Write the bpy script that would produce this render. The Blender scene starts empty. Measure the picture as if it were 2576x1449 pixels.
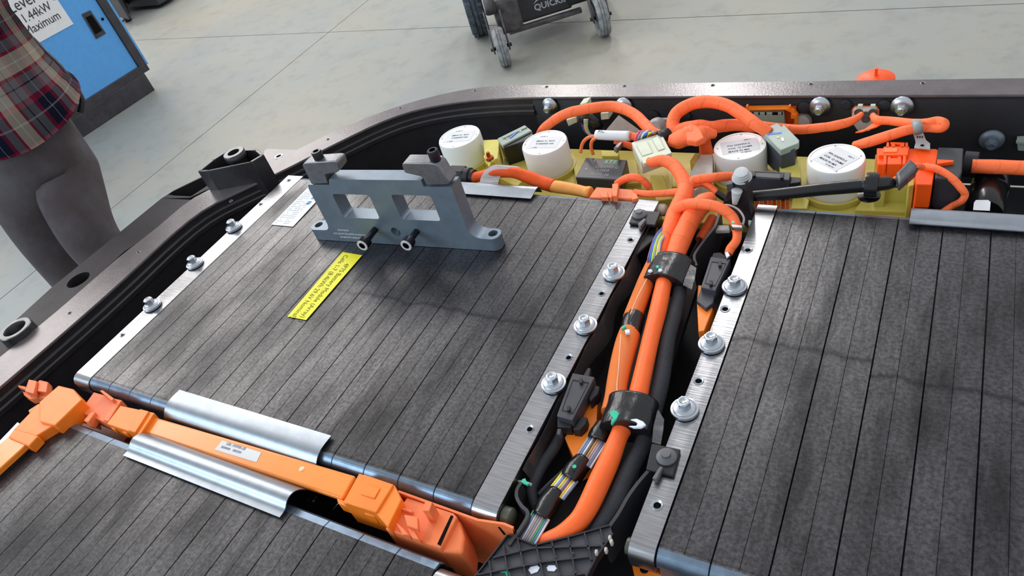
import bpy, bmesh, math, random
from mathutils import Vector, Matrix, noise
sc = bpy.context.scene
col = sc.collection
PI = math.pi
ZT = 0.9            # height of the battery modules' top above the floor
# ---------------------------------------------------------------- camera
FOC, CX, CY = 1810.1, 1288.0, 724.5
RW = ((0.86435755, 0.12455921, -0.48720738), (0.43473954, -0.67205038, 0.59945794), (-0.2527599, -0.7299543, -0.63504264))
RX = Vector((RW[0][0], RW[1][0], RW[2][0])); RY = Vector((RW[0][1], RW[1][1], RW[2][1])); RZ = Vector((RW[0][2], RW[1][2], RW[2][2]))
CAM = Vector((0, 0, ZT + 0.62))
cam = bpy.data.cameras.new('camera'); camo = bpy.data.objects.new('camera', cam); col.objects.link(camo)
M3 = Matrix((RX, -RY, -RZ)).transposed()
camo.matrix_world = Matrix.Translation(CAM) @ M3.to_4x4()
cam.sensor_width = 36; cam.lens = FOC / 2576 * 36; cam.clip_start = .02; cam.clip_end = 100
sc.camera = camo
# ---------------------------------------------------------------- world and lamps
w = bpy.data.worlds.new('world'); sc.world = w; w.use_nodes = True
nt = w.node_tree; bg = nt.nodes['Background']
bg.inputs[0].default_value = (.90, .92, .97, 1); bg.inputs[1].default_value = .80
def lamp(name, loc, target, sx, sy, power, colr):
    l = bpy.data.lights.new(name, 'AREA'); l.shape = 'RECTANGLE'; l.size = sx; l.size_y = sy; l.energy = power; l.color = colr
    o = bpy.data.objects.new(name, l); col.objects.link(o); o.location = loc
    o.rotation_euler = (Vector(target) - Vector(loc)).to_track_quat('-Z', 'Y').to_euler(); return o
lamp('window_light', (-7.6, 3.6, 4.9), (-.5, .6, .9), 5.5, 3.6, 360, (1, .95, .91))        # high windows at the far left
lamp('ceiling_light', (-3.75, 6.8, 4.05), (-.5, 1.0, .9), .45, 1.2, 60, (1, .95, .9))            # ceiling lamps behind the tray
lamp('ceiling_light', (-2.05, 6.9, 4.05), (-.3, 1.0, .9), .45, 1.2, 60, (1, .96, .93))
lamp('ceiling_light', (-1.2, 4.2, 4.05), (-.2, .7, .9), .2, 2.2, 32, (1, .96, .93))
lamp('window_light', (-5.6, -5.2, 4.6), (-.5, .4, .9), 5.0, 3.2, 330, (.66, .84, 1))          # cool daylight from the left, behind the photographer
sc.view_settings.view_transform = 'Standard'; sc.view_settings.look = 'None'; sc.view_settings.gamma = 1
sc.view_settings.use_curve_mapping = False; sc.view_settings.exposure = 0.0
# ---------------------------------------------------------------- helpers
def ray(px, py): return RX * ((px - CX) / FOC) + RY * ((py - CY) / FOC) + RZ
def at(px, py, z=0.0):
    r = ray(px, py); return CAM + r * ((z - .62) / r.z)
def ony(px, py, y):
    r = ray(px, py); return CAM + r * (y / r.y)
def onplane(px, py, p0, n):
    r = ray(px, py); return CAM + r * ((p0 - CAM).dot(n) / r.dot(n))
def dep(p): return (p - CAM).dot(RZ)
def V(*a): return Vector(a)
def Z(x, y, z): return Vector((x, y, z + ZT))
def lin(h):
    h = h.lstrip('#'); c = [int(h[i:i+2], 16) / 255 for i in (0, 2, 4)]
    return tuple(x / 12.92 if x <= .04045 else ((x + .055) / 1.055) ** 2.4 for x in c) + (1,)
MATS = {}
def mat(name, colr, rough=.5, metal=0., spec=.5, noisy=0., nscale=40., bump=0., bscale=120., coat=0., stretch=None, col2=None, trans=0., alpha=1.):
    if name in MATS: return MATS[name]
    m = bpy.data.materials.new(name); m.use_nodes = True; MATS[name] = m
    t = m.node_tree; b = t.nodes['Principled BSDF']; L = t.links.new
    c = lin(colr)
    b.inputs['Base Color'].default_value = c; b.inputs['Roughness'].default_value = rough; b.inputs['Metallic'].default_value = metal
    b.inputs['Specular IOR Level'].default_value = spec; b.inputs['Coat Weight'].default_value = coat; b.inputs['Coat Roughness'].default_value = .15
    b.inputs['Transmission Weight'].default_value = trans; b.inputs['Alpha'].default_value = alpha
    tc = t.nodes.new('ShaderNodeTexCoord'); mp = t.nodes.new('ShaderNodeMapping'); L(tc.outputs['Object'], mp.inputs[0])
    if stretch: mp.inputs['Scale'].default_value = stretch
    n = t.nodes.new('ShaderNodeTexNoise'); n.inputs['Scale'].default_value = nscale; n.inputs['Detail'].default_value = 6; n.inputs['Roughness'].default_value = .6
    L(mp.outputs[0], n.inputs[0])
    mx = t.nodes.new('ShaderNodeMix'); mx.data_type = 'RGBA'
    k = noisy if noisy else .12
    c2 = lin(col2) if col2 else tuple(x * (1 - k) for x in c[:3]) + (1,)
    c1 = c if col2 else tuple(min(1, x * (1 + k)) for x in c[:3]) + (1,)
    mx.inputs[6].default_value = c1; mx.inputs[7].default_value = c2
    rp = t.nodes.new('ShaderNodeValToRGB'); rp.color_ramp.elements[0].position = .38; rp.color_ramp.elements[1].position = .64
    L(n.outputs[0], rp.inputs[0]); L(rp.outputs[0], mx.inputs[0]); L(mx.outputs[2], b.inputs['Base Color'])
    if bump:
        n2 = t.nodes.new('ShaderNodeTexNoise'); n2.inputs['Scale'].default_value = bscale; n2.inputs['Detail'].default_value = 3
        L(mp.outputs[0], n2.inputs[0]); bp = t.nodes.new('ShaderNodeBump'); bp.inputs['Strength'].default_value = bump; bp.inputs['Distance'].default_value = .002
        L(n2.outputs[0], bp.inputs['Height']); L(bp.outputs[0], b.inputs['Normal'])
    return m
def wrapmat(name, colr, rough=.5, freq=60., slant=1.2, dist=.0006, dark=.25, fine=0.):
    """cloth tape or braid wound on a tube: UV x runs along in metres, y around"""
    if name in MATS: return MATS[name]
    m = bpy.data.materials.new(name); m.use_nodes = True; MATS[name] = m
    t = m.node_tree; b = t.nodes['Principled BSDF']; L = t.links.new; b.inputs['Roughness'].default_value = rough
    uv = t.nodes.new('ShaderNodeUVMap'); uv.uv_map = 'UVMap'; mp = t.nodes.new('ShaderNodeMapping'); L(uv.outputs[0], mp.inputs[0])
    mp.inputs['Rotation'].default_value = (0, 0, 0)
    wv = t.nodes.new('ShaderNodeTexWave'); wv.wave_type = 'BANDS'; wv.bands_direction = 'X'; wv.wave_profile = 'SAW'
    wv.inputs['Scale'].default_value = freq / 20; wv.inputs['Distortion'].default_value = slant; wv.inputs['Detail'].default_value = 2; wv.inputs['Detail Scale'].default_value = 1.5 if not fine else .1
    if fine: wv.bands_direction = 'DIAGONAL'; wv.wave_profile = 'SIN'
    L(mp.outputs[0], wv.inputs[0])
    rp = t.nodes.new('ShaderNodeValToRGB'); rp.color_ramp.elements[0].position = 0; rp.color_ramp.elements[1].position = .10 if not fine else .8
    c = lin(colr); rp.color_ramp.elements[0].color = tuple(x * (1 - dark) for x in c[:3]) + (1,); rp.color_ramp.elements[1].color = c
    L(wv.outputs[0], rp.inputs[0]); L(rp.outputs[0], b.inputs['Base Color'])
    tc = t.nodes.new('ShaderNodeTexCoord'); nz = t.nodes.new('ShaderNodeTexNoise'); nz.inputs['Scale'].default_value = 160; L(tc.outputs['Object'], nz.inputs[0])
    ad = t.nodes.new('ShaderNodeMath'); ad.operation = 'ADD'; L(wv.outputs[0], ad.inputs[0]); L(nz.outputs[0], ad.inputs[1])
    bp = t.nodes.new('ShaderNodeBump'); bp.inputs['Strength'].default_value = .5; bp.inputs['Distance'].default_value = dist
    L(ad.outputs[0], bp.inputs['Height']); L(bp.outputs[0], b.inputs['Normal'])
    return m
def tag(o, label=None, cat=None, group=None, kind=None):
    if label: o['label'] = label
    if cat: o['category'] = cat
    if group: o['group'] = group
    if kind: o['kind'] = kind
    return o
def empty(name, loc, label, cat, group=None):
    o = bpy.data.objects.new(name, None); o.empty_display_size = .02; col.objects.link(o); o.location = loc
    return tag(o, label, cat, group)
def wpos(o):
    p = Vector((0, 0, 0))
    while o is not None: p = p + o.location; o = o.parent
    return p
def obj(name, bm, m, parent=None, smooth=False, bevel=0, seg=2, label=None, cat=None, group=None, kind=None, origin=None):
    """links the mesh (built in world space) as one object; origin moves to the mesh centre or the given point"""
    bmesh.ops.recalc_face_normals(bm, faces=bm.faces)
    me = bpy.data.meshes.new(name)
    if origin is None:
        vs = [v.co for v in bm.verts]
        lo = Vector([min(v[i] for v in vs) for i in range(3)]); hi = Vector([max(v[i] for v in vs) for i in range(3)])
        origin = Vector(((lo.x + hi.x) / 2, (lo.y + hi.y) / 2, lo.z))
    for v in bm.verts: v.co -= origin
    if smooth:
        for f in bm.faces: f.smooth = True
    bm.to_mesh(me); bm.free()
    for mm in (m if isinstance(m, (list, tuple)) else [m]): me.materials.append(mm)
    o = bpy.data.objects.new(name, me); col.objects.link(o)
    if parent is not None: o.parent = parent; o.location = origin - wpos(parent)
    else: o.location = origin
    if bevel:
        md = o.modifiers.new('bevel', 'BEVEL'); md.width = bevel; md.segments = seg; md.limit_method = 'ANGLE'; md.angle_limit = .6
        for f in me.polygons: f.use_smooth = True
        me.set_sharp_from_angle(angle=.7)
    elif smooth: me.set_sharp_from_angle(angle=.75)
    return tag(o, label, cat, group, kind)
def frame(o, x, z=None):
    """4x4 from origin, x axis and z axis"""
    x = Vector(x).normalized(); z = Vector(z or (0, 0, 1)); y = z.cross(x).normalized(); z = x.cross(y).normalized()
    m = Matrix((x, y, z)).transposed().to_4x4(); m.translation = Vector(o); return m
def B(): return bmesh.new()
def box(bm, lo, hi, M=None, mi=0):
    vs = [bm.verts.new((x, y, z)) for x in (lo[0], hi[0]) for y in (lo[1], hi[1]) for z in (lo[2], hi[2])]
    for q in ((0, 1, 3, 2), (4, 6, 7, 5), (0, 4, 5, 1), (2, 3, 7, 6), (0, 2, 6, 4), (1, 5, 7, 3)):
        f = bm.faces.new([vs[i] for i in q]); f.material_index = mi
    if M is not None:
        for v in vs: v.co = M @ v.co
    return bm
def prism(bm, top, dvec, mi=0):
    """closed prism from a polygon of world points pushed along dvec"""
    a = [bm.verts.new(Vector(p)) for p in top]; b = [bm.verts.new(Vector(p) + Vector(dvec)) for p in top]
    n = len(a)
    for f in (bm.faces.new(a), bm.faces.new(b[::-1])): f.material_index = mi
    for i in range(n):
        f = bm.faces.new((a[i], b[i], b[(i + 1) % n], a[(i + 1) % n])); f.material_index = mi
    return bm
def foot(bm, pts, z1, z0, mi=0):
    """block whose top outline is read at height z1, bottom at z0 (relative to the module tops)"""
    return prism(bm, [at(x, y, z1) for x, y in pts], (0, 0, z0 - z1), mi)
def cyl(bm, c, r, h, axis=(0, 0, 1), n=24, r2=None, mi=0, caps=True):
    ax = Vector(axis).normalized(); q = ax.to_track_quat('Z', 'Y'); c = Vector(c); r2 = r if r2 is None else r2
    a = [bm.verts.new(c + q @ Vector((r * math.cos(t), r * math.sin(t), 0))) for t in [2 * PI * i / n for i in range(n)]]
    b = [bm.verts.new(c + q @ Vector((r2 * math.cos(t), r2 * math.sin(t), h))) for t in [2 * PI * i / n for i in range(n)]]
    for i in range(n):
        f = bm.faces.new((a[i], a[(i+1) % n], b[(i+1) % n], b[i])); f.material_index = mi; f.smooth = n > 8
    if caps:
        for f in (bm.faces.new(a[::-1]), bm.faces.new(b)): f.material_index = mi
    return bm
def lathe(bm, c, prof, axis=(0, 0, 1), n=32, mi=0, squash=None):
    """prof: list of (r, h) from bottom to top; closes at r=0 ends"""
    ax = Vector(axis).normalized(); q = ax.to_track_quat('Z', 'Y'); c = Vector(c); rings = []
    for r, h in prof:
        if r < 1e-6: rings.append([bm.verts.new(c + q @ Vector((0, 0, h)))])
        else: rings.append([bm.verts.new(c + q @ Vector((r * math.cos(2 * PI * i / n), r * math.sin(2 * PI * i / n), h))) for i in range(n)])
    for a, b in zip(rings, rings[1:]):
        for i in range(n):
            j = (i + 1) % n
            if len(a) == 1 and len(b) == 1: continue
            if len(a) == 1: f = bm.faces.new((a[0], b[j], b[i]))
            elif len(b) == 1: f = bm.faces.new((a[i], a[j], b[0]))
            else: f = bm.faces.new((a[i], a[j], b[j], b[i]))
            f.material_index = mi; f.smooth = True
    return bm
def spline(P, n=8):
    P = [tuple(p) for p in P]; out = []
    Q = [P[0]] + P + [P[-1]]
    for i in range(1, len(Q) - 2):
        p0, p1, p2, p3 = Q[i-1], Q[i], Q[i+1], Q[i+2]
        for k in range(n):
            t = k / n; t2 = t * t; t3 = t2 * t
            out.append(tuple(.5 * (2*b + (-a + c) * t + (2*a - 5*b + 4*c - d) * t2 + (-a + 3*b - 3*c + d) * t3) for a, b, c, d in zip(p0, p1, p2, p3)))
    out.append(P[-1]); return out
def tube(bm, pts, sides=12, flat=None, lump=0., seed=0, mi=0, up=None, caps=True):
    """pts: (x,y,z,r) samples; flat=(wide, high) multipliers turn the section into an ellipse"""
    uvl = bm.loops.layers.uv.get('UVMap') or bm.loops.layers.uv.new('UVMap'); P = [Vector(p[:3]) for p in pts]; rings = []; L = [0]
    for a, b in zip(P, P[1:]): L.append(L[-1] + (b - a).length)
    u = Vector(up) if up else Vector((0, 0, 1)); nrm = None
    for i, p in enumerate(P):
        d = (P[min(i+1, len(P)-1)] - P[max(i-1, 0)]).normalized()
        if nrm is None or up: s = d.cross(u); s = s if s.length > 1e-4 else d.cross(Vector((1, 0, 0)))
        else: s = nrm - d * nrm.dot(d)
        s.normalize(); nrm = s; t = s.cross(d).normalized(); ring = []
        fx, fy = flat or (1, 1)
        for k in range(sides):
            a = 2 * PI * k / sides; r = pts[i][3]
            if lump: r *= 1 + lump * noise.noise(Vector((L[i] * 60 + seed, math.cos(a) * 1.2, math.sin(a) * 1.2)))
            ring.append(bm.verts.new(p + s * (math.cos(a) * r * fx) + t * (math.sin(a) * r * fy)))
        rings.append(ring)
    for i in range(len(rings) - 1):
        for k in range(sides):
            j = (k + 1) % sides
            f = bm.faces.new((rings[i][k], rings[i+1][k], rings[i+1][j], rings[i][j])); f.smooth = True; f.material_index = mi
            for lp, (uu, vv) in zip(f.loops, ((L[i], k), (L[i+1], k), (L[i+1], k+1), (L[i], k+1))): lp[uvl].uv = (uu * 20, vv / sides)
    if caps:
        for rg in (rings[0][::-1], rings[-1]):
            f = bm.faces.new(rg); f.material_index = mi
    return bm
def pxpath(pts, n=8):
    """pts: (px, py, z, width in px) -> world samples with radius"""
    W = []
    for x, y, z, wd in pts:
        p = at(x, y, z); W.append((p.x, p.y, p.z, wd / 2 * dep(p) / FOC))
    return spline(W, n)
def cable(name, pts, m, label=None, cat='cable', group=None, parent=None, n=8, sides=12, lump=.06, flat=None, kind=None, seed=1):
    bm = B(); tube(bm, pxpath(pts, n), sides, flat, lump, seed)
    return obj(name, bm, m, parent, label=label, cat=cat if parent is None else None, group=group, kind=kind)
def text(s, size, M, m, parent, name='lettering', ext=.0001, align='LEFT', sx=1., weight=0.):
    cu = bpy.data.curves.new('t', 'FONT'); cu.body = s; cu.size = size; cu.extrude = ext; cu.align_x = align; cu.resolution_u = 2; cu.offset = weight
    to = bpy.data.objects.new('t', cu); col.objects.link(to); dg = bpy.context.evaluated_depsgraph_get()
    me = bpy.data.meshes.new_from_object(to.evaluated_get(dg)); bpy.data.objects.remove(to); bpy.data.curves.remove(cu)
    bm = B(); bm.from_mesh(me); bpy.data.meshes.remove(me)
    for v in bm.verts: v.co = M @ Vector((v.co.x * sx, v.co.y, v.co.z))
    return obj(name, bm, m, parent, kind='stuff')
def cutter(o, bm):
    """carve bm (world space) out of object o for good"""
    me = bpy.data.meshes.new('c'); bmesh.ops.recalc_face_normals(bm, faces=bm.faces)
    p = wpos(o)
    bm.to_mesh(me); bm.free(); c = bpy.data.objects.new('c', me); col.objects.link(c)
    old = o.matrix_world.copy(); par = o.parent; loc = o.location.copy(); o.parent = None; o.location = p
    md = o.modifiers.new('b', 'BOOLEAN'); md.object = c; md.operation = 'DIFFERENCE'; md.solver = 'EXACT'
    bev = o.modifiers.get('bevel'); bv = None
    if bev: bev.show_viewport = False
    dg = bpy.context.evaluated_depsgraph_get(); dg.update()
    new = bpy.data.meshes.new_from_object(o.evaluated_get(dg)); o.modifiers.remove(md)
    if bev: bev.show_viewport = True
    for f in new.polygons: f.use_smooth = True
    new.set_sharp_from_angle(angle=.5); o.data = new; bpy.data.objects.remove(c); o.parent = par; o.location = loc
def dup(o, parent=None, loc=None, label=None):
    c = o.copy(); col.objects.link(c); c.parent = parent
    if loc is not None: c.location = loc
    if label: c['label'] = label
    for ch in list(o.children): dup(ch, c)
    return c
# ---------------------------------------------------------------- materials
BLACK = mat('black_coat', '2b292c', .32, 0, .5, bump=.15, bscale=300)
BLACKM = mat('black_plastic', '1d1e22', .5, 0, .4, bump=.1, bscale=400)
BLKGL = mat('black_gloss', '101114', .22, 0, .5)
RUB = mat('black_rubber', '2a2c30', .75, 0, .3, bump=.25, bscale=600)
ALU = mat('brushed_aluminium', '9c9da0', .30, 1, .5, noisy=.16, nscale=18, stretch=(1.2, 26, 4), bump=.10, bscale=18)
ZINC = mat('zinc_steel', 'bcc3ca', .34, 1, .5, noisy=.1)
STEEL = mat('pressed_steel', '949ca4', .36, 1, .5, noisy=.06, nscale=60)
GUN = mat('gunmetal', '717f8b', .42, .5, .5, noisy=.08, bump=.06, bscale=700)
GUN2 = mat('grey_steel', '7b7c80', .4, .85, .5, noisy=.12, nscale=90, bump=.1, bscale=500)
SCREW = mat('dark_steel', '3a3c40', .3, .9, .5)
HOLE = mat('hole_dark', '0c0c0e', .8, 0, .1)
ORG = mat('orange_plastic', 'f8821e', .42, 0, .5, noisy=.06)
ORGB = mat('orange_busbar', 'f58a22', .32, 0, .5, noisy=.04, coat=.3)
PEACH = mat('faded_orange_plastic', 'ee7c48', .5, 0, .4, noisy=.07)
PEACHD = mat('amber_plastic', 'f0a04c', .5, 0, .4, noisy=.07)
HVO = mat('signal_orange_plastic', 'ff5608', .45, 0, .4, noisy=.05)
TAPE = wrapmat('orange_cloth_tape', 'ff7138', .6, 13., 6.5, .0011, .26)
SMO = mat('orange_heat_shrink', 'ff6a28', .45, 0, .4, noisy=.05, bump=.1, bscale=300)
BRAID = wrapmat('orange_braid', 'fa8438', .5, 900., .3, .0006, .22, fine=1.)
BLKTAPE = mat('black_vinyl_tape', '17181a', .25, 0, .5, bump=.6, bscale=45, stretch=(1, 1, 6))
BLKSLV = mat('black_fleece_sleeve', '303237', .7, 0, .3, bump=.3, bscale=500)
YG = mat('olive_yellow_plastic', 'c8bc5a', .5, 0, .4, noisy=.08, nscale=25)
WHT = mat('white_plastic', 'e9eae6', .4, 0, .5, noisy=.03, nscale=12)
IVO = mat('ivory_plastic', 'c6cbb4', .45, 0, .5, noisy=.05)
GGR = mat('grey_green_plastic', '8f9f94', .4, 0, .5, noisy=.06)
LGREY = mat('light_grey_plastic', 'b9b4ae', .5, 0, .4)
PAPER = mat('white_paper', 'e6e8ea', .6, 0, .3, noisy=.02)
LABW = mat('white_label', 'd5d8da', .5, 0, .3, noisy=.03)
INK = mat('ink', '3a3a40', .7, 0, .2)
INKL = mat('pale_ink', '8e9198', .7, 0, .2)
YEL = mat('yellow_label', 'f2ec1c', .5, 0, .4, noisy=.03)
MGRN = mat('green_paint_mark', '25b592', .4, 0, .5)
MWHT = mat('white_paint_mark', 'd4dcea', .4, 0, .5)
# ---------------------------------------------------------------- the floor: cast concrete slabs with saw-cut joints
def concrete():
    m = bpy.data.materials.new('polished_concrete'); m.use_nodes = True; t = m.node_tree; b = t.nodes['Principled BSDF']; L = t.links.new
    tc = t.nodes.new('ShaderNodeTexCoord')
    def nz(s, d=5, r=.6):
        n = t.nodes.new('ShaderNodeTexNoise'); n.inputs['Scale'].default_value = s; n.inputs['Detail'].default_value = d; n.inputs['Roughness'].default_value = r; L(tc.outputs['Object'], n.inputs[0]); return n
    a = nz(.8); r = t.nodes.new('ShaderNodeValToRGB'); e = r.color_ramp.elements
    e[0].position = .36; e[0].color = lin('8b918f'); e[1].position = .64; e[1].color = lin('989589'); L(a.outputs[0], r.inputs[0])
    s = nz(7, 6, .7); r2 = t.nodes.new('ShaderNodeValToRGB'); e = r2.color_ramp.elements; e[0].position = .33; e[0].color = (.72, .72, .71, 1); e[1].position = .5; e[1].color = (1, 1, 1, 1); L(s.outputs[0], r2.inputs[0])
    mx = t.nodes.new('ShaderNodeMix'); mx.data_type = 'RGBA'; mx.blend_type = 'MULTIPLY'; mx.inputs[0].default_value = .55; L(r.outputs[0], mx.inputs[6]); L(r2.outputs[0], mx.inputs[7])
    L(mx.outputs[2], b.inputs['Base Color']); b.inputs['Roughness'].default_value = .42; b.inputs['Specular IOR Level'].default_value = .35
    bp = t.nodes.new('ShaderNodeBump'); bp.inputs['Strength'].default_value = .15; bp.inputs['Distance'].default_value = .004; L(s.outputs[0], bp.inputs['Height']); L(bp.outputs[0], b.inputs['Normal'])
    return m
CONC = concrete(); JOINT = mat('joint_filler', '6f6d66', .8)
bm = B(); box(bm, (-12, -8, -.2), (10, 14, -.012)); floor = obj('floor', bm, JOINT, kind='structure', origin=V(0, 0, 0))
FZ = -ZT
la, lb = at(343, 101, FZ), at(1580, 50, FZ)          # joint running left to right
lc, ld = at(299, 510, FZ), at(694, 189, FZ)          # joint running away at the left
def isect(p, d, q, e):
    k = ((q.x - p.x) * e.y - (q.y - p.y) * e.x) / (d.x * e.y - d.y * e.x); return p + d * k
u = (lb - la).normalized(); v = (ld - lc).normalized(); X0 = isect(la, u, lc, v)
g = .003
for su in (-1, 1):
    for sv in (-1, 1):
        p0 = X0 + u * (g * su) + v * (g * sv); U = u * (su * 7.5); W_ = v * (sv * 7.5)
        q = [p0, p0 + U, p0 + U + W_, p0 + W_]
        for p in q: p.z = 0
        bm = B(); prism(bm, q, (0, 0, -.013)); obj('slab', bm, CONC, floor, origin=V(0, 0, 0))
# ---------------------------------------------------------------- the tray (battery case)
tray = empty('battery_tray', Z(-.4, .5, -.16), 'long black metal battery tray with an upright rim and a round shoulder at far left', 'tray')
inner = [(-80, 1040), (0, 973), (156, 839), (261, 747), (339, 676), (425, 594), (511, 524), (535, 509), (577, 494), (623, 471), (763, 403), (800, 382), (882, 342), (952, 307), (1022, 281), (1093, 264.5), (1200, 250), (1307, 243.5), (1400, 242), (1730, 241.3), (2576, 239)]
outer = [(-120, 998), (-30, 920), (94, 824), (194, 739), (313, 632), (381, 587), (478, 497), (514, 480), (560, 462), (609, 443), (674, 410), (755, 373), (835, 332), (905, 302), (999, 267), (1069, 246), (1163, 225), (1215, 217), (1282, 213), (1383, 209), (1730, 205), (2576, 198)]
inn = [at(x, y) for x, y in inner]; out = [at(x, y) for x, y in outer]
d0 = (inn[0] - inn[1]).normalized()
inn.insert(0, inn[0] + d0 * .55); out.insert(0, out[0] + d0 * .55)
inn.append(V(.5, inn[-1].y, ZT)); out.append(V(.5, out[-1].y, ZT))
yi = sum(p.y for p in inn[-4:]) / 4; yo = sum(p.y for p in out[-3:]) / 3
for p in inn[-5:]: p.y = yi
for p in out[-4:]: p.y = yo
def resample(P, n):
    L = [0]
    for a, b in zip(P, P[1:]): L.append(L[-1] + (b - a).length)
    R_ = []
    for k in range(n + 1):
        s = L[-1] * k / n; i = max(j for j in range(len(L)) if L[j] <= s + 1e-9); i = min(i, len(P) - 2)
        f = (s - L[i]) / max(1e-9, L[i+1] - L[i]); R_.append(P[i].lerp(P[i+1], min(1, max(0, f))))
    for _ in range(2): R_ = [R_[0]] + [(R_[i-1] + R_[i] * 2 + R_[i+1]) / 4 for i in range(1, n)] + [R_[-1]]
    return R_
N = 90; RI = resample(inn, N); RO = resample(out, N)
def nin(i):     # inward direction at sample i of the inner line
    d = (RI[min(i+1, N)] - RI[max(i-1, 0)]); return V(d.y, -d.x, 0).normalized()
def strip(bm, A, Bq, z1, z0, i0=0, i1=N):
    for k in range(i0, i1):
        prism(bm, [A[k] + V(0, 0, z1), A[k+1] + V(0, 0, z1), Bq[k+1] + V(0, 0, z1), Bq[k] + V(0, 0, z1)], (0, 0, z0 - z1))
def loft(bm, rows, mi=0, close=True):
    """rows of equal length; a swept closed section"""
    vs = [[bm.verts.new(p) for p in r] for r in rows]
    m = len(rows[0])
    for a, b in zip(vs, vs[1:]):
        for j in range(m if close else m - 1):
            f = bm.faces.new((a[j], a[(j+1) % m], b[(j+1) % m], b[j])); f.material_index = mi; f.smooth = True
    if close:
        bm.faces.new(vs[0][::-1]); bm.faces.new(vs[-1])
    return bm
bm = B()
loft(bm, [[RI[k] + nin(k) * -.0006, RI[k] + V(0, 0, -.0008), RI[k] + V(0, 0, -.004), RO[k] + V(0, 0, -.004), RO[k] + V(0, 0, -.0008), RO[k] + nin(k) * .0006] for k in range(N + 1)])
RIM = mat('rim_black_enamel', '625c5d', .3, .3, .5, noisy=.12, nscale=30, bump=.12, bscale=240)
rim = obj('rim_flange', bm, RIM, tray, smooth=True)
wallprof = [(-.003, -.004), (-.003, -.016), (.001, -.019), (.001, -.027), (.0035, -.0295), (.0035, -.037), (-.002, -.040), (-.002, -.155), (-.007, -.155), (-.007, -.004)]
kend = max(k for k in range(N + 1) if RI[k].x < at(1366, 250).x)
bm = B(); loft(bm, [[RI[k] + nin(k) * a + V(0, 0, b) for a, b in wallprof] for k in range(kend + 1)])
obj('side_wall', bm, BLACK, tray, smooth=True)
wp2 = [(-.003, -.004), (-.003, -.010), (-.0015, -.012), (-.0015, -.155), (-.007, -.155), (-.007, -.004)]
bm = B(); loft(bm, [[RI[k] + nin(k) * a + V(0, 0, b) for a, b in wp2] for k in range(kend, N + 1)])
obj('end_wall', bm, BLACKM, tray, smooth=True)
bm = B(); pts = [RI[k] * 1 for k in range(N + 1)] + [V(.5, -.55, ZT), V(RI[0].x, -.55, ZT)]
prism(bm, [V(p.x, p.y, ZT - .157) for p in pts], (0, 0, -.004)); obj('floor_pan', bm, BLACKM, tray)
# rail along the left of the rim
bm = B()
rail_out = [(-190, 1015), (50, 796), (129, 724), (320, 569), (406, 499)]; ro = [at(x, y, -.003) for x, y in rail_out]
ri = [at(x, y, -.003) for x, y in [(-130, 1000), (94, 824), (194, 739), (313, 632), (381, 587), (488, 503)]]
ro[0] = ro[1] + (ro[1] - ro[3]).normalized() * .8; ri[0] = ri[1] + (ri[1] - ri[3]).normalized() * .8
poly = ro + ri[::-1]; prism(bm, poly, (0, 0, -.07))
RAILM = mat('rail_enamel_dark_reflection', '272427', .5, .0, .2, noisy=.3, nscale=14, bump=.15, bscale=160)  # similar paint to the rim; the dark reflection is put into this base colour
rail = obj('side_rail', bm, RAILM, tray)
bm = B(); c = at(197, 704, -.003); cyl(bm, c - V(0, 0, .08), .0215, .2, n=32)
c2 = at(35, 829, .004); cyl(bm, c2 - V(0, 0, .12), .0175, .24, n=32); cutter(rail, bm)
bm = B(); c = at(36, 826, .012); lathe(bm, c, [(.0175, -.06), (.0175, -.002), (.019, 0), (.026, 0), (.0275, -.0015), (.0275, -.018), (.023, -.018), (.023, -.06), (.0175, -.06)], n=40)
obj('bushing', bm, mat('worn_black_steel', '4a4a4c', .3, .7, .5, noisy=.25, nscale=60), tray, smooth=True, label='thick bare-edged steel bushing ring welded in the rail')
# shoulder pocket and mounting box
P0 = [(406, 499), (425, 486), (500, 455), (560, 425), (566, 437), (478, 495)]
bm = B(); pz = -.003
A_ = [at(x, y, pz) for x, y in [(406, 499), (430, 484), (505, 448), (585, 425), (600, 448), (514, 480), (478, 497)]]
I_ = [at(x, y, pz) for x, y in [(423, 489), (437, 479), (506, 445), (560, 440), (520, 468), (480, 494), (438, 492)]]
for q in range(7):
    prism(bm, [A_[q], A_[(q+1) % 7], I_[(q+1) % 7], I_[q]], (0, 0, -.07))
obj('shoulder_pocket', bm, RAILM, tray)
mb = [(497, 431), (533, 402), (570, 379), (648, 375), (664, 389), (634, 407), (520, 430)]
zb = .046; O = [at(x, y, zb) for x, y in mb]; cen = sum(O, V(0, 0, 0)) / len(O)
I2 = [cen + (p - cen) * .88 for p in O]; bm = B()
for q in range(len(O)):
    r_ = (q + 1) % len(O); prism(bm, [O[q], O[r_], I2[r_], I2[q]], (0, 0, -.085))
brk = obj('mounting_box', bm, BLACK, tray, bevel=.0012, label='open-topped black welded mounting box with a bushing')
bm = B(); c = at(587, 383, .054); lathe(bm, c, [(.0122, -.07), (.0122, 0), (.0205, 0), (.0218, -.0015), (.0218, -.012), (.018, -.0125), (.018, -.07), (.0122, -.07)], n=40)
obj('bushing', bm, MATS['worn_black_steel'], tray, smooth=True)
bm = B(); foot(bm, [(664, 378), (676, 373), (757, 375), (674, 411), (655, 420)], -.002, -.014); ear = obj('mounting_ear', bm, RIM, tray, bevel=.001)
bm = B(); cyl(bm, at(701, 393, -.002) - V(0, 0, .03), .006, .05); cutter(ear, bm)
bm = B(); lathe(bm, at(701, 393, -.0018), [(.006, -.012), (.006, .0004), (.009, .0004), (.009, -.002)]); obj('threaded_insert', bm, ZINC, tray, smooth=True)
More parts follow.
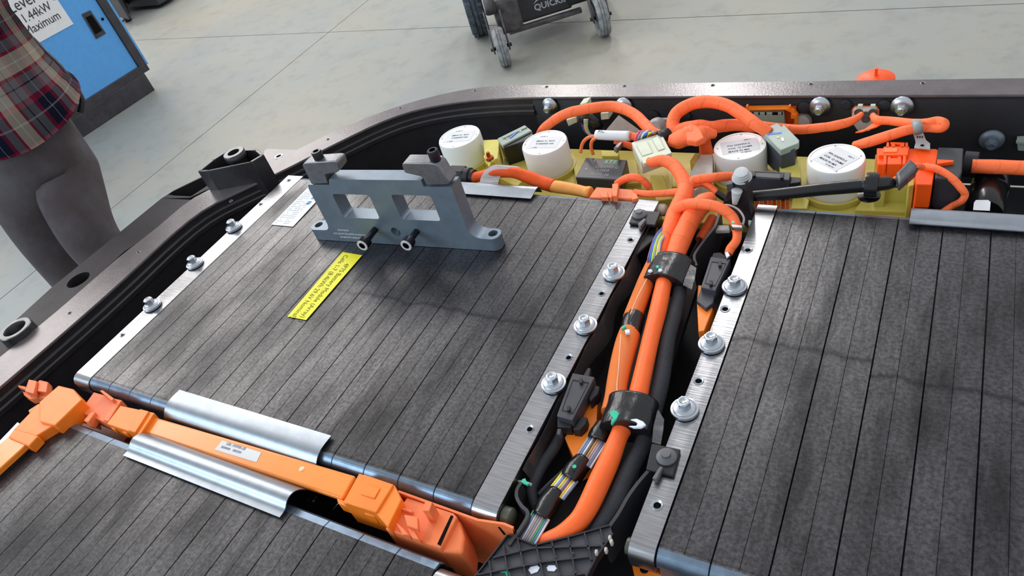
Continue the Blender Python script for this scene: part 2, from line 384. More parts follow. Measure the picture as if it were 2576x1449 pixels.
# small screw holes on the flange and rail: raised rivet nuts
RN = None
for x, y in [(348, 634), (175, 787), (581, 505), (640, 437), (825, 350), (1007, 271), (1195, 227), (1375, 218), (1571, 216), (1793, 214), (2040, 211), (2322, 209), (700, 0)][:12]:
    c = at(x, y, .0004)
    if RN is None:
        bm = B(); lathe(bm, c, [(.0021, -.004), (.0023, .0002), (.0034, .0005), (.0042, -.0006)], n=16); cyl(bm, c - V(0, 0, .0012), .0022, .0012, n=12, mi=1)
        RN = obj('rivet_nut', bm, [GUN2, HOLE], tray, origin=c)
    else: dup(RN, tray, c - tray.location)
# a frame under the tray that carries it (lift table), behind and below the rim
lt = empty('lift_table', V(-.4, .2, 0), 'dark steel stand carrying the battery tray from below', 'stand')
bm = B(); box(bm, (-.9, -.3, .66), (.3, .85, .7)); obj('table_top', bm, BLACKM, lt)
for x in (-.8, .2):
    for y in (-.2, .75):
        bm = B(); box(bm, (x - .03, y - .03, 0), (x + .03, y + .03, .66)); obj('leg', bm, BLACKM, lt)
        bm = B(); box(bm, (x - .02, y - .02, .7), (x + .02, y + .02, ZT - .161)); obj('spacer', bm, BLACKM, lt)
# ---------------------------------------------------------------- battery modules
YM1, YM2, YM3 = .530, .558, .536
def cellmat():
    m = bpy.data.materials.new('grey_cell_pad'); m.use_nodes = True; t = m.node_tree; b = t.nodes['Principled BSDF']; L = t.links.new
    ge = t.nodes.new('ShaderNodeNewGeometry')
    def nz(s, st, d=6, r=.6):
        mp = t.nodes.new('ShaderNodeMapping'); mp.inputs['Scale'].default_value = st; L(ge.outputs['Position'], mp.inputs[0])
        n = t.nodes.new('ShaderNodeTexNoise'); n.inputs['Scale'].default_value = s; n.inputs['Detail'].default_value = d; n.inputs['Roughness'].default_value = r; L(mp.outputs[0], n.inputs[0]); return n
    def rmp(src, a, c1, z, c2):
        r = t.nodes.new('ShaderNodeValToRGB'); e = r.color_ramp.elements; e[0].position = a; e[0].color = c1; e[1].position = z; e[1].color = c2; L(src, r.inputs[0]); return r
    def mul(a, bb, f=1.):
        x = t.nodes.new('ShaderNodeMix'); x.data_type = 'RGBA'; x.blend_type = 'MULTIPLY'; x.inputs[0].default_value = f; L(a, x.inputs[6]); L(bb, x.inputs[7]); return x.outputs[2]
    big = rmp(nz(9, (1, .55, 1), 5, .65).outputs[0], .35, (.34, .34, .38, 1), .58, (1, 1, 1, 1))
    stk = rmp(nz(30, (1, .22, 1), 4, .6).outputs[0], .33, (.38, .38, .42, 1), .52, (1, 1, 1, 1))
    fin = rmp(nz(240, (1, 1, 1), 5, .7).outputs[0], .38, (.45, .45, .48, 1), .62, (1.22, 1.2, 1.18, 1))
    rgb = t.nodes.new('ShaderNodeRGB'); rgb.outputs[0].default_value = lin('302e32')
    c = mul(mul(mul(rgb.outputs[0], big.outputs[0], .85), stk.outputs[0], .85), fin.outputs[0], .8)
    # dark wavy line that crosses the pads where the vent holes are
    sp = t.nodes.new('ShaderNodeSeparateXYZ'); L(ge.outputs['Position'], sp.inputs[0])
    def mth(op, a, bb, cl=False):
        n = t.nodes.new('ShaderNodeMath'); n.operation = op; n.use_clamp = cl
        for i, q in enumerate((a, bb)):
            if isinstance(q, (int, float)): n.inputs[i].default_value = q
            else: L(q, n.inputs[i])
        return n.outputs[0]
    X, Y = sp.outputs[0], sp.outputs[1]; wn = nz(26, (1, .5, 1), 3).outputs[0]
    right = mth('GREATER_THAN', X, -.27); step = mth('GREATER_THAN', X, -.031)
    yc = mth('ADD', mth('ADD', YM1, mth('MULTIPLY', right, YM2 - YM1)), mth('MULTIPLY', step, YM3 - YM2))
    dd = mth('ABSOLUTE', mth('SUBTRACT', mth('ADD', Y, mth('MULTIPLY', mth('SUBTRACT', wn, .5), .03)), yc), 0)
    band = mth('MULTIPLY', mth('SUBTRACT', 1, mth('DIVIDE', dd, .006), True), mth('MULTIPLY', mth('ADD', X, .80), 12, True))
    sc_ = t.nodes.new('ShaderNodeMix'); sc_.data_type = 'RGBA'; L(mth('MULTIPLY', band, .75), sc_.inputs[0]); L(c, sc_.inputs[6]); sc_.inputs[7].default_value = (.006, .006, .009, 1); c = sc_.outputs[2]
    L(c, b.inputs['Base Color']); 
    rr = t.nodes.new('ShaderNodeMapRange'); rr.inputs[3].default_value = .50; rr.inputs[4].default_value = .33; L(big.outputs[0], rr.inputs[0]); L(rr.outputs[0], b.inputs['Roughness'])
    
    mm = t.nodes.new('ShaderNodeMath'); mm.operation = 'MULTIPLY'; L(stk.outputs[0], mm.inputs[0]); L(fin.outputs[0], mm.inputs[1])
    m3_ = t.nodes.new('ShaderNodeMath'); m3_.operation = 'MULTIPLY'; L(mm.outputs[0], m3_.inputs[0]); L(big.outputs[0], m3_.inputs[1])
    m4_ = t.nodes.new('ShaderNodeMath'); m4_.operation = 'MULTIPLY'; L(m3_.outputs[0], m4_.inputs[0]); L(mth('SUBTRACT', 1, mth('MULTIPLY', band, .7)), m4_.inputs[1]); m3_ = m4_
    sr = t.nodes.new('ShaderNodeMapRange'); sr.inputs[1].default_value = .05; sr.inputs[2].default_value = 1.2; sr.inputs[3].default_value = .25; sr.inputs[4].default_value = 1.; L(m3_.outputs[0], sr.inputs[0]); L(sr.outputs[0], b.inputs['Specular IOR Level'])
    w2 = nz(70, (1, .3, 1), 3); bp = t.nodes.new('ShaderNodeBump'); bp.inputs['Strength'].default_value = .35; bp.inputs['Distance'].default_value = .0012
    L(w2.outputs[0], bp.inputs['Height']); L(bp.outputs[0], b.inputs['Normal'])
    return m
CELL = cellmat()
CEDGE = mat('cell_edge_sheen', '6d8093', .34, .75, 1., noisy=.15, nscale=60)  # black plastic edge; blue sheen of reflected daylight is put into the base colour
PITCH = .0485
def cellmesh(x0, yf, yb, w_):
    """one pouch-cell frame: flat top, rolled front and back edges, faint seam along its middle"""
    prof = []
    R_ = .013
    for k in range(17):
        a = -PI * .25 + (PI * .75) * k / 16        # rolled front edge
        prof.append((yf + R_ - R_ * math.cos(a) , -.0135 + R_ * math.sin(a) , 1 if k < 16 else 0))
    prof = [(yf + .004, -.10, 1)] + prof
    prof[-1] = (yf + R_, -.0008, 0)
    prof += [(yf + R_ + .002, -.0005, 0), (yb - .0205, -.0005, 0), (yb - .012, -.0004, 1), (yb - .004, -.003, 1), (yb, -.010, 1), (yb, -.10, 1)]
    xs = [(.0003, -.003), (.0003, -.0012), (.0008, 0), (w_/2 - .0004, 0), (w_/2, -.0005), (w_/2 + .0004, 0), (w_ - .0008, 0), (w_ - .0003, -.0012), (w_ - .0003, -.003)]
    bm = B(); rows = []
    for y, z, mi in prof:
        rows.append([bm.verts.new(Z(x0 + x, y, z + (0 if mi and x > .001 and x < w_ - .001 else dz) * (1 if z > -.09 else 0))) for x, dz in xs])
    for i in range(len(rows) - 1):
        for j in range(len(xs) - 1):
            f = bm.faces.new((rows[i][j], rows[i][j+1], rows[i+1][j+1], rows[i+1][j])); f.material_index = prof[i+1][2] if prof[i][2] else prof[i][2]
            
    return bm
def barmesh(x0, x1, yf, yb, mi=0, depth=.085):
    """aluminium end bar, its near end rounded over"""
    p = [(yb, -depth), (yb, -.001), (yb - .001, 0)]
    R_ = .014; p += [(yf + R_, 0)]
    for k in range(1, 5):
        a = PI / 2 * k / 4; p.append((yf + R_ - R_ * math.sin(a), -R_ + R_ * math.cos(a)))
    p += [(yf + .001, -.028), (yf + .006, -.034), (yf + .008, -depth)]
    bm = B(); prism(bm, [Z(x0, y, z) for y, z in p], (x1 - x0, 0, 0)); return bm
def holes(bar, pts, z=.0005, r=.0042):
    bm = B()
    for x, y in pts:
        c = at(x, y, z); cyl(bm, c - V(0, 0, .02), r * .72, .0195, n=18); 
    cutter(bar, bm)
HOLEM = None
def rimring(par, x, y, r=.0042):
    c = at(x, y, .0007); bm = B(); lathe(bm, c, [(r * .72, -.012), (r * .76, -.001), (r * 1.15, .0004), (r * 1.25, -.0006)], n=20)
    obj('threaded_hole', bm, ZINC, par, smooth=True)
BOLT = None
def bolt(par, c, r=.0135, name='bolt'):
    global BOLT
    if BOLT is None:
        bm = B(); lathe(bm, c, [(.0, .0), (.0145, 0), (.0150, .0012), (.0145, .0035), (.0122, .0042), (.0118, .0052), (.0112, .0058), (.0065, .0066), (.006, .009), (0, .009)], n=32)
        b_ = obj(name, bm, ZINC, par, smooth=True, origin=c)
        bm = B(); cyl(bm, c + V(0, 0, .0065), .0074, .0085, n=6); lathe(bm, c + V(0, 0, .0150), [(.0066, 0), (.006, .0010), (.0044, .0010), (.0042, .0002), (0, .0002)], n=18)
        obj('hex_head', bm, ZINC, b_, origin=c); BOLT = b_; return b_
    d = BOLT.copy(); col.objects.link(d); d.parent = par; d.location = c - wpos(par)
    for ch in BOLT.children:
        e = ch.copy(); col.objects.link(e); e.parent = d
    return d
def module(label, x0, n, yf, yb, left=None, right=None, cellw=PITCH, cells=None):
    t = empty('battery_module', Z(x0, yf, -.10), label, 'battery module')
    bm = cellmesh(x0, yf, yb, cellw); c0 = obj('cell', bm, [CELL, CEDGE], t)
    for k in range(1, n):
        c = c0.copy(); col.objects.link(c); c.parent = t; c.location = c0.location + V(k * cellw, 0, 0)
    bars = []
    for s in (left, right):
        if s: bars.append(obj('end_bar', barmesh(s[0], s[1], yf - .002, yb - .0), ALU, t, bevel=.0006, seg=1))
    return t, bars
m1, b1 = module('large dark battery module carrying the yellow strip label and the lifting bracket', -1.0475, 14, .270, .800, (-1.0875, -1.0485), (-.3680, -.3375))
m2, b2 = module('dark battery module at far right, its cells pierced by small black vent holes', -.1745, 8, .280, .806, (-.2010, -.1755), None, .0480)
m3, b3 = module('dark battery module in front at lower left, under the shorter steel clip', -1.0475, 14, -.300, .2135, None, None)
bm = B(); prism(bm, [Z(-.3680, y, z) for y, z in [(-.30, -.085), (-.30, 0), (.190, 0), (.199, -.0015), (.206, -.006), (.209, -.013), (.210, -.085)]], (.0305, 0, 0)); obj('end_bar', bm, ALU, m3, bevel=.0006)
bm = B(); prism(bm, [Z(-1.0875, y, z) for y, z in [(-.30, -.085), (-.30, 0), (.190, 0), (.199, -.0015), (.206, -.006), (.209, -.013), (.210, -.085)]], (.039, 0, 0)); obj('end_bar', bm, ALU, m3, bevel=.0006)
hl = [(726, 453), (655, 513), (307, 842)]; hr = [(1586, 602), (1513, 737), (1430, 898), (1332, 1078)]; h2 = [(1881, 628), (1824, 776), (1757, 957), (1653, 1270)]
holes(b1[0], hl); holes(b1[1], hr); holes(b2[0], h2, r=.0048)
for p in hl: rimring(m1, *p, r=.0036)
for p in hr: rimring(m1, *p)
for p in h2: rimring(m2, *p, r=.0048)
for x, y in [(589, 573), (491, 665), (384, 770), (1545, 690), (1474, 822), (1394, 968)]: bolt(m1, at(x, y, .0012))
for x, y in [(1848, 724), (1790, 868), (1723, 1032)]: bolt(m2, at(x, y, .0012))
# round plugs at the ends of the bars
def plug(par, x, y, z, r=.010, m_=None):
    bm = B(); lathe(bm, Z(x, y, z), [(0, -.006), (r, -.006), (r, .003), (r * .7, .006), (0, .007)], axis=(1, 0, 0), n=20); obj('end_plug', bm, m_ or IVO, par, smooth=True)
plug(m1, -.331, .282, -.016, .010, mat('dull_plug', '4f5648', .4)); plug(m1, -.333, .795, -.014, .009); plug(m2, -.2020, .786, -.014, .008); plug(m2, -.2010, .292, -.018, .008, MATS['dull_plug']); plug(m3, -.333, .203, -.016, .009, MATS['dull_plug'])
# vent holes in the cells of the right module and of the left one
vh = None
for par, pts, s in ((m2, [(1903, 855), (2020, 865), (2154, 877), (2275, 955), (2413, 977), (2556, 978)], .0034), (m1, [(1078, 771), (1168, 781), (1299, 803), (1384, 821)], .0022)):
    for x, y in pts:
        bm = B(); lathe(bm, at(x, y, -.0016), [(s * .55, -.003), (s * .8, .0006), (s * 1.1, -.0004)], n=14); cyl(bm, at(x, y, -.0014), s * .8, .0001, n=14, mi=0); obj('vent_hole', bm, HOLE, par)
# spring-steel retainer clips rolled over the module edges
def clip(par, x0, x1, prof, lab):
    th = .0014; bm = B(); P = spline([(y, z) for y, z in prof], 5); n = len(P); rows = []
    for x in (x0, x1):
        a = [bm.verts.new(Z(x, y, z)) for y, z in P]; b = []
        for i, (y, z) in enumerate(P):
            dy = P[min(i+1, n-1)][0] - P[max(i-1, 0)][0]; dz = P[min(i+1, n-1)][1] - P[max(i-1, 0)][1]; l = math.hypot(dy, dz) or 1
            s = 1 if dy < 0 else 1
            b.append(bm.verts.new(Z(x, y + dz / l * th, z - dy / l * th)))
        rows.append((a, b))
    (a0, c0), (a1, c1) = rows
    for i in range(n - 1):
        bm.faces.new((a0[i], a1[i], a1[i+1], a0[i+1])); bm.faces.new((c0[i], c0[i+1], c1[i+1], c1[i]))
        bm.faces.new((a0[i], a0[i+1], c0[i+1], c0[i])); bm.faces.new((a1[i], c1[i], c1[i+1], a1[i+1]))
    bm.faces.new((a0[0], c0[0], c1[0], a1[0])); bm.faces.new((a0[-1], a1[-1], c1[-1], c0[-1]))
    o = obj('retainer_clip', bm, STEEL, par, label=lab)
    for f in o.data.polygons: f.use_smooth = True
    o.data.set_sharp_from_angle(angle=.6); return o
clip(m1, -.862, -.580, [(.301, .0022), (.291, .0030), (.281, .0028), (.2725, .0), (.265, -.007), (.2605, -.017), (.261, -.028), (.265, -.038)], 'long rolled steel clip over the near edge')
clip(m3, -.854, -.570, [(.240, -.020), (.232, -.004), (.224, .006), (.216, .0095), (.209, .008), (.204, .004), (.199, .0022), (.192, .0022)], 'wavy steel clip over the far edge')
clip(m1, at(1156, 470).x, at(1346, 490).x, [(.812, -.010), (.808, .002), (.800, .0045), (.792, .0035), (.784, .0025), (.777, .0022)], 'thin steel clip over the far edge')
clip(m2, at(2290, 545).x, .21, [(.816, -.012), (.812, .002), (.805, .0065), (.795, .0055), (.787, .0035), (.780, .0045)], 'steel channel clip over the far edge')
# the plastic film folded over the inner side of the modules' end bars
FILM = mat('smoky_plastic_film', '3c3a3c', .15, 0, .6, bump=.8, bscale=40)
bm = B(); P = [(-.3355, y, -.002 - .003 * abs(math.sin(y * 37))) for y in [.33 + .42 * k / 40 for k in range(41)]]
for a, b_ in zip(P, P[1:]):
    bm.faces.new([bm.verts.new(Z(*q)) for q in (a, b_, (b_[0] + .006 + .005 * math.sin(b_[1] * 60), b_[1], -.03), (a[0] + .006 + .005 * math.sin(a[1] * 60), a[1], -.03))])
bmesh.ops.remove_doubles(bm, verts=bm.verts, dist=1e-5); bmesh.ops.solidify(bm, geom=bm.faces[:], thickness=.0004)
obj('side_film', bm, FILM, m1, smooth=True, label='crinkled smoky film along the inner side')
# labels on the big module
def rectlabel(par, px, z, m, name, lab=None, th=.0004):
    bm = B(); prism(bm, [at(x, y, z) for x, y in px], (0, 0, -th)); return obj(name, bm, m, par, label=lab)
q = [(862, 634), (911, 642), (770, 805), (723, 796)]
rectlabel(m1, q, .0008, YEL, 'strip_label', 'bright yellow printed strip label')
c = at(866, 634, .0009); c2 = at(726, 796, .0009); dx = (c2 - c).normalized(); zz = V(0, 0, 1); 
Lw = (at(723, 796, .0009) - at(862, 634, .0009)).length; Ww = (at(911, 642, .0009) - at(862, 634, .0009)).length
o_ = at(862, 634, .0009); yv = zz.cross(dx)
INKY = mat('olive_ink', '6a6620', .6, 0, .2)
for s, k, ind in (('4P7S Battery Module (Array) 1', .43, .024), ('Cells 1-7 (8.4kWh 29.6V Nominal)', .80, .006)):
    M = frame(o_ + yv * (Ww * .5 if False else 0) , dx); 
    sd = (at(911, 642, .0009) - o_).normalized(); sd = (sd - dx * sd.dot(dx)).normalized()
    # reading direction runs toward the viewer; the first line lies on the right-hand side
    off = sd * (Ww * (1 - k)) ; M = frame(o_ + off + dx * ind, dx, zz)
    text(s, .0128, M, INKY, m1, sx=.80 if k < .5 else .79)
q = [(735, 487), (797, 500), (737, 568), (683, 566)]
q = [(776, 470), (822, 478), (737, 570), (682, 565)]
rectlabel(m1, q, .0007, PAPER, 'warning_label', 'white printed specification label')
o_ = at(682, 565, .0008); ex = (at(737, 570, .0008) - o_).normalized(); ey = (at(776, 470, .0008) - o_); LL = ey.length; ey.normalize()
random.seed(5); bm = B(); bl = B(); by = B()
for r_ in range(26):
    y = .006 + r_ * .0052
    x = .004; cnt = 0
    if 12 <= r_ <= 19: xm = .026
    else: xm = .038
    while x < xm and y < LL - .01:
        wd = random.uniform(.002, .007); 
        if random.random() < .85: prism(bm, [o_ + ex * a + ey * b_ for a, b_ in ((x, y), (min(xm, x + wd), y), (min(xm, x + wd), y + .0014), (x, y + .0014))], (0, 0, .0001))
        x += wd + .0012
BLU = mat('blue_ink', '3f8fc4', .5, 0, .3); AMB = mat('amber_ink', 'e0b84a', .5, 0, .3)
for a in (.062, .078): prism(bl, [o_ + ex * i + ey * j for i, j in ((.033, a), (.042, a), (.042, a + .010), (.033, a + .010))], (0, 0, .0001))
for a, s in ((.022, 0), (.033, 0)): prism(by, [o_ + ex * i + ey * j for i, j in ((a, .094), (a + .009, .094), (a + .0045, .104))], (0, 0, .0001))
obj('print_lines', bm, mat('faint_ink', 'a9b4bb', .6, 0, .2), m1, kind='stuff'); obj('blue_pictogram', bl, BLU, m1); obj('warning_triangle', by, AMB, m1)
# ---------------------------------------------------------------- the lifting bracket standing on the big module
b0 = at(790, 602, .0002); b1_ = at(1225, 630, .0002); d = (b1_ - b0); d.z = 0; d.normalize(); nb = V(-d.y, d.x, 0)      # nb points away from the camera
lb_ = empty('lifting_bracket', b0 + d * .17, 'blue-grey machined steel lifting bracket with two windows standing on the large module', 'lifting bracket')
def pl(u, h, t=0): return b0 + d * u + V(0, 0, h) + nb * t
TH = .025
# whole outline as one ring of points around the plate, windows cut afterwards
arcL = [(.040, .022), (.046, .024), (.049, .028), (.050, .034)]
outl = [(-.001, 0), (.352, 0), (.353, .021), (.326, .022), (.316, .026), (.311, .032), (.306, .042), (.302, .060), (.309, .113)]
outl = [(-.001, 0), (.352, 0), (.353, .0215), (.327, .022), (.318, .0245), (.312, .030), (.309, .038), (.309, .113), (.263, .112), (.263, .1235), (.097, .1225), (.092, .112), (.051, .112), (.047, .105), (.047, .034), (.045, .027), (.040, .0225), (.033, .0215), (-.001, .0205)]
bm = B(); prism(bm, [pl(u_, h) for u_, h in outl], nb * TH)
plate = obj('plate', bm, GUN, lb_, bevel=.0007, seg=2)
def rr(u0, h0, u1, h1, r=.005):
    P = []
    for cx_, cy_, a0 in ((u1 - r, h1 - r, 0), (u0 + r, h1 - r, 90), (u0 + r, h0 + r, 180), (u1 - r, h0 + r, 270)):
        for k in range(5): a = math.radians(a0 + 90 * k / 4); P.append((cx_ + r * math.cos(a), cy_ + r * math.sin(a)))
    return P
bm = B()
for a in ((.0885, .050, .159, .0955), (.1995, .0515, .269, .0970)): prism(bm, [pl(u_, h, -.01) for u_, h in rr(*a)], nb * (TH + .02))
cyl(bm, pl(.178, .026, -.01), .0085, TH + .02, axis=nb, n=24)
for u0_, sx__ in ((.353, 1), (-.001, -1)):       # rounded outer corners of both feet
    for t0_, st_ in ((0, 1), (TH, -1)):
        R_ = .0122; P_ = [(u0_ + sx__ * .003, t0_ - st_ * .003), (u0_ + sx__ * .003, t0_ + st_ * R_)] + [(u0_ - sx__ * R_ + sx__ * R_ * math.cos(a), t0_ + st_ * R_ - st_ * R_ * math.sin(a)) for a in [PI / 2 * k / 6 for k in range(7)]] + [(u0_ - sx__ * R_, t0_ - st_ * .003)]
        prism(bm, [pl(u_, -.01, t_) for u_, t_ in P_], (0, 0, .05))
for u_ in (.012, .340): cyl(bm, pl(u_, -.01, TH * .55), .0072, .06, n=24)
cutter(plate, bm)
bm = B(); cyl(bm, pl(.178, .006, TH * .5), .004, .04, axis=(0, 0, 1), n=12); obj('cross_pin', bm, ZINC, lb_)
def onb(px, py):
    p = onplane(px, py, b0, nb); return ((p - b0).dot(d), p.z - ZT)
cl = [(761, 418), (763, 413), (768, 411), (838, 406), (846, 407), (850, 411), (855, 426), (852, 432), (846, 436), (822, 440), (819, 442), (826, 463), (784, 465), (777, 450)]
cr = [(1012, 415), (1014, 412), (1018, 411), (1086, 412), (1097, 415), (1106, 423), (1117, 441), (1134, 460), (1132, 465), (1128, 466.5), (1077, 468), (1071, 464), (1063, 448), (1057, 445), (1021, 437), (1017, 433), (1012, 420)]
for pts, bx, lab in ((cl, (795, 424), 'clamp jaw reaching right'), (cr, (1087, 420), 'clamp jaw reaching left')):
    bm = B(); prism(bm, [pl(*[a + (0 if i else 0) for i, a in enumerate(onb(x, y))]) + nb * -.0002 for x, y in pts], nb * (TH - .003))
    for v in bm.verts: v.co.z += .0006
    j = obj('clamp_jaw', bm, GUN2, lb_, bevel=.0016, seg=3)
    uu, hh = onb(bx[0], 411); c = pl(uu, hh - .002, TH * .42)
    bm = B(); lathe(bm, c, [(0, 0), (.0078, 0), (.0078, .0150), (.0072, .0165), (.0046, .0165), (.0043, .010), (0, .0098)], n=24); obj('cap_screw', bm, SCREW, lb_, smooth=True)
# two socket screws standing out of the plate's front
for sx_, sy_, hx in ((944, 577, 911), (1048, 582, 1021)):
    uu, hh = onb(sx_, sy_); p0 = pl(uu, hh, .004); best = min([k * .002 for k in range(10, 45)], key=lambda L_: abs(((p0 - nb * L_ - CAM).dot(RX) / (p0 - nb * L_ - CAM).dot(RZ)) * FOC + CX - hx))
    bm = B(); lathe(bm, p0, [(0, 0), (.0052, 0), (.0052, best - .013), (.0092, best - .013), (.0095, best - .011), (.0095, best - .001), (.0085, best), (.0052, best), (.005, best - .006), (0, best - .006)], axis=-nb, n=26)
    sm = obj('socket_screw', bm, SCREW, lb_, smooth=True, label='black socket-head screw with a bright rim')
    bm = B(); lathe(bm, p0 - nb * (best + .0001), [(.0055, 0), (.0055, .0004), (.0088, .0004), (.0093, -.001), (.0093, -.0015)], axis=-nb, n=26); obj('bright_rim', bm, mat('bare_rim', 'c4c4c2', .4), lb_, smooth=True)
ENG = mat('engraving', 'c2ccd2', .5, 0, .3)
for s, px, py, sz in (('(US) 474-220-H10', 851, 580, .0046), ('LOAD CAPACITY PER ADAPTER: 100 LBS/45 KGS', 840, 588.5, .0046), ('USA MADE WITH GLOBAL PARTS', 857, 597.5, .0046)):
    uu, hh = onb(px, py); text(s, sz, frame(pl(uu, hh, -.0004), d, -nb), ENG, lb_, sx=.66, weight=.00012)
# ---------------------------------------------------------------- contactor carrier and electronics along the far end
car = empty('contactor_carrier', at(1800, 470, -.07), 'olive-yellow moulded plastic carrier holding the four white cylinders', 'carrier')
CT = [(1155, 343, .0405, 4, 'leftmost white cylindrical contactor, just right of the lifting bracket'), (1369, 358, .0402, 3, 'white cylindrical contactor beside the small black square sensor'),
      (1861, 367, .0386, 2, 'white cylindrical contactor between the ivory plug and the tall grey-green fuse'), (2103, 398, .0378, 1, 'largest-looking white cylindrical contactor with a readable printed label, behind the black hose')]
bm = B(); box(bm, (-.83, .828, ZT - .072), (.012, 1.010, ZT - .0585)); obj('base', bm, YG, car, bevel=.002)
def yb(pts, z1, z0, name='rib', m=YG, par=car, bev=.0012, lab=None):
    bm = B(); foot(bm, pts, z1, z0); return obj(name, bm, m, par, bevel=bev, label=lab)
for x, y, r, n_, lab in CT:
    c = at(x, y, 0)
    bm = B(); lathe(bm, V(c.x, c.y, ZT - .061), [(r + .001, 0), (r + .006, 0), (r + .006, .012), (r + .001, .012), (r + .001, 0)], n=40); obj('cup', bm, YG, car, smooth=True)
yb([(1215, 352), (1255, 350), (1256, 400), (1222, 412)], -.012, -.07, 'tower')
yb([(1258, 402), (1330, 378), (1345, 420), (1300, 470), (1240, 440)], -.040, -.07, 'tower')
yb([(1216, 392), (1225, 384), (1238, 400), (1230, 420)], -.012, -.065, 'fin')
yb([(1243, 380), (1254, 378), (1252, 398), (1242, 402)], -.008, -.065, 'fin')
yb([(1440, 400), (1600, 402), (1612, 460), (1450, 470)], -.050, -.07, 'tower')
yb([(1634, 440), (1668, 440), (1690, 500), (1652, 505)], -.036, -.07, 'tower')
yb([(1690, 420), (1700, 415), (1728, 440), (1720, 470), (1690, 470)], -.045, -.07, 'tower')
yb([(1735, 405), (1748, 385), (1762, 384), (1752, 412)], -.020, -.07, 'fin')
yb([(1930, 430), (1958, 425), (1960, 470), (1932, 470)], -.035, -.07, 'tower')
yb([(1958, 398), (2012, 396), (2016, 450), (1965, 455)], -.022, -.07, 'tower')
yb([(2202, 388), (2222, 388), (2228, 470), (2202, 470)], -.018, -.075, 'tower')
yb([(2220, 412), (2300, 414), (2306, 470), (2222, 468)], -.024, -.075, 'tower')
yb([(2284, 402), (2300, 394), (2308, 404), (2300, 466), (2286, 468)], -.006, -.075, 'fin')
yb([(2190, 470), (2392, 474), (2394, 500), (2330, 505), (2330, 535), (2150, 528)], -.052, -.078, 'shelf')
yb([(2315, 488), (2386, 492), (2394, 497), (2390, 510), (2318, 504)], -.045, -.07, 'rib')
yb([(2316, 500), (2330, 500), (2330, 530), (2316, 528)], -.045, -.07, 'rib')
yb([(1995, 490), (2040, 490), (2030, 525), (1990, 525)], -.050, -.078, 'shelf')
yb([(1205, 460), (1300, 468), (1300, 474), (1205, 470)], -.020, -.07, 'rib')
for x, y, r, n_, lab in CT:
    c = at(x, y, 0); top = c.z
    t = empty('contactor', V(c.x, c.y, top - .058), lab, 'contactor')
    bm = B(); lathe(bm, V(c.x, c.y, top), [(0, -.058), (r + .0002, -.058), (r, -.003), (r * .97, 0), (r * .90, .0002), (r * .895, -.0006), (0, -.0006)], n=56); obj('can', bm, WHT, t, smooth=True)
    # printed label, turned toward the far side as on the part
    ang = {1: math.radians(-38), 2: math.radians(20), 3: math.radians(185), 4: math.radians(190)}[n_]
    ux = V(math.cos(ang), math.sin(ang), 0); uy = V(-ux.y, ux.x, 0); Mx = frame(V(c.x, c.y, top - .0004), ux)
    s = r * .58
    P = [(-s, -s), (s, -s), (s, s), (-s, s)] if n_ == 1 else [(-s * 1.2, -s * .75), (s * 1.2, -s * .75), (s * 1.2, s * .75), (-s * 1.2, s * .75)]
    bm = B(); prism(bm, [Mx @ V(a, b_, .0002) for a, b_ in P], (0, 0, -.0003)); lb = obj('printed_label', bm, LABW, t)
    INKG = mat('grey_ink', '4a4c52', .7, 0, .2)
    lines = ('P/N 2242953-2', 'COIL 12 OHMS', 'MADE IN MX') if n_ <= 2 else ('P/N 2242953-2', 'COIL 12 OHMS')
    for i, s_ in enumerate(lines):
        text(s_, .0056, Mx @ Matrix.Translation((-s * .8, s * (.18 - .36 * i) - .002, .0003)), INKG, lb, sx=.95, weight=.00006)
    text('21.067.01', .0038, Mx @ Matrix.Translation((s * .0, -s * .88, .0003)), INKG, lb)
    text('REV 1', .0042, Mx @ Matrix.Translation((s * .35, s * .6, .0003)), INKG, lb)
    for a in (15, 100, 195, 280):
        a = math.radians(a); bm = B(); lathe(bm, V(c.x + r * .84 * math.cos(a), c.y + r * .84 * math.sin(a), top - .0005), [(0, .0001), (.0012, .0001), (.0016, -.0004)], n=12); obj('dimple', bm, INKL, t)
# grey-green topped fuses
def fuse(label, top, ztop, zbot, dark, zcap, extra=None):
    t = empty('fuse_holder', at(*dark[0], zbot), label, 'fuse')
    bm = B(); foot(bm, dark, zcap - .002, zbot); obj('housing', bm, BLKGL, t, bevel=.001)
    bm = B(); foot(bm, top, ztop, zcap); obj('cap', bm, GGR, t, bevel=.0012)
    return t
f1 = fuse('grey-green capped black fuse holder standing between the two left white cylinders', [(1252, 346), (1322, 314), (1336, 326), (1336, 340), (1270, 364)], -.006, -.012, [(1256, 352), (1324, 322), (1345, 352), (1262, 372)], -.012) if False else None
t = empty('fuse_holder', at(1300, 400, -.06), 'black fuse holder with a grey-green cap between the two left white cylinders', 'fuse')
bm = B(); foot(bm, [(1255, 353), (1330, 322), (1346, 346), (1268, 372)], -.003, -.040); obj('housing', bm, BLKGL, t, bevel=.001)
bm = B(); foot(bm, [(1251, 348), (1320, 314), (1338, 328), (1264, 366)], .000, -.008); h = obj('cap', bm, GGR, t, bevel=.0014)
bm = B(); foot(bm, [(1262, 343), (1322, 316), (1326, 319), (1266, 348)], .002, -.001); obj('ridge', bm, GGR, h, bevel=.0006)
bm = B(); foot(bm, [(1281, 345), (1300, 331), (1301, 333), (1284, 347)], .0012, .0003); obj('blue_mark', bm, mat('blue_paint_mark', '5a7fe0', .5), h)
bm = B(); cyl(bm, at(1276, 348, .0004), .0016, .0006, n=12); obj('yellow_dot', bm, mat('yellow_paint', 'e6dc50', .5), h)
bm = B(); foot(bm, [(1305, 326), (1311, 325), (1312, 330), (1306, 331)], .0012, .0003); obj('white_mark', bm, MWHT, h)
t = empty('fuse_holder', at(1985, 420, -.06), 'tall grey-green capped fuse holder with a blue pen stroke, between the two right white cylinders', 'fuse')
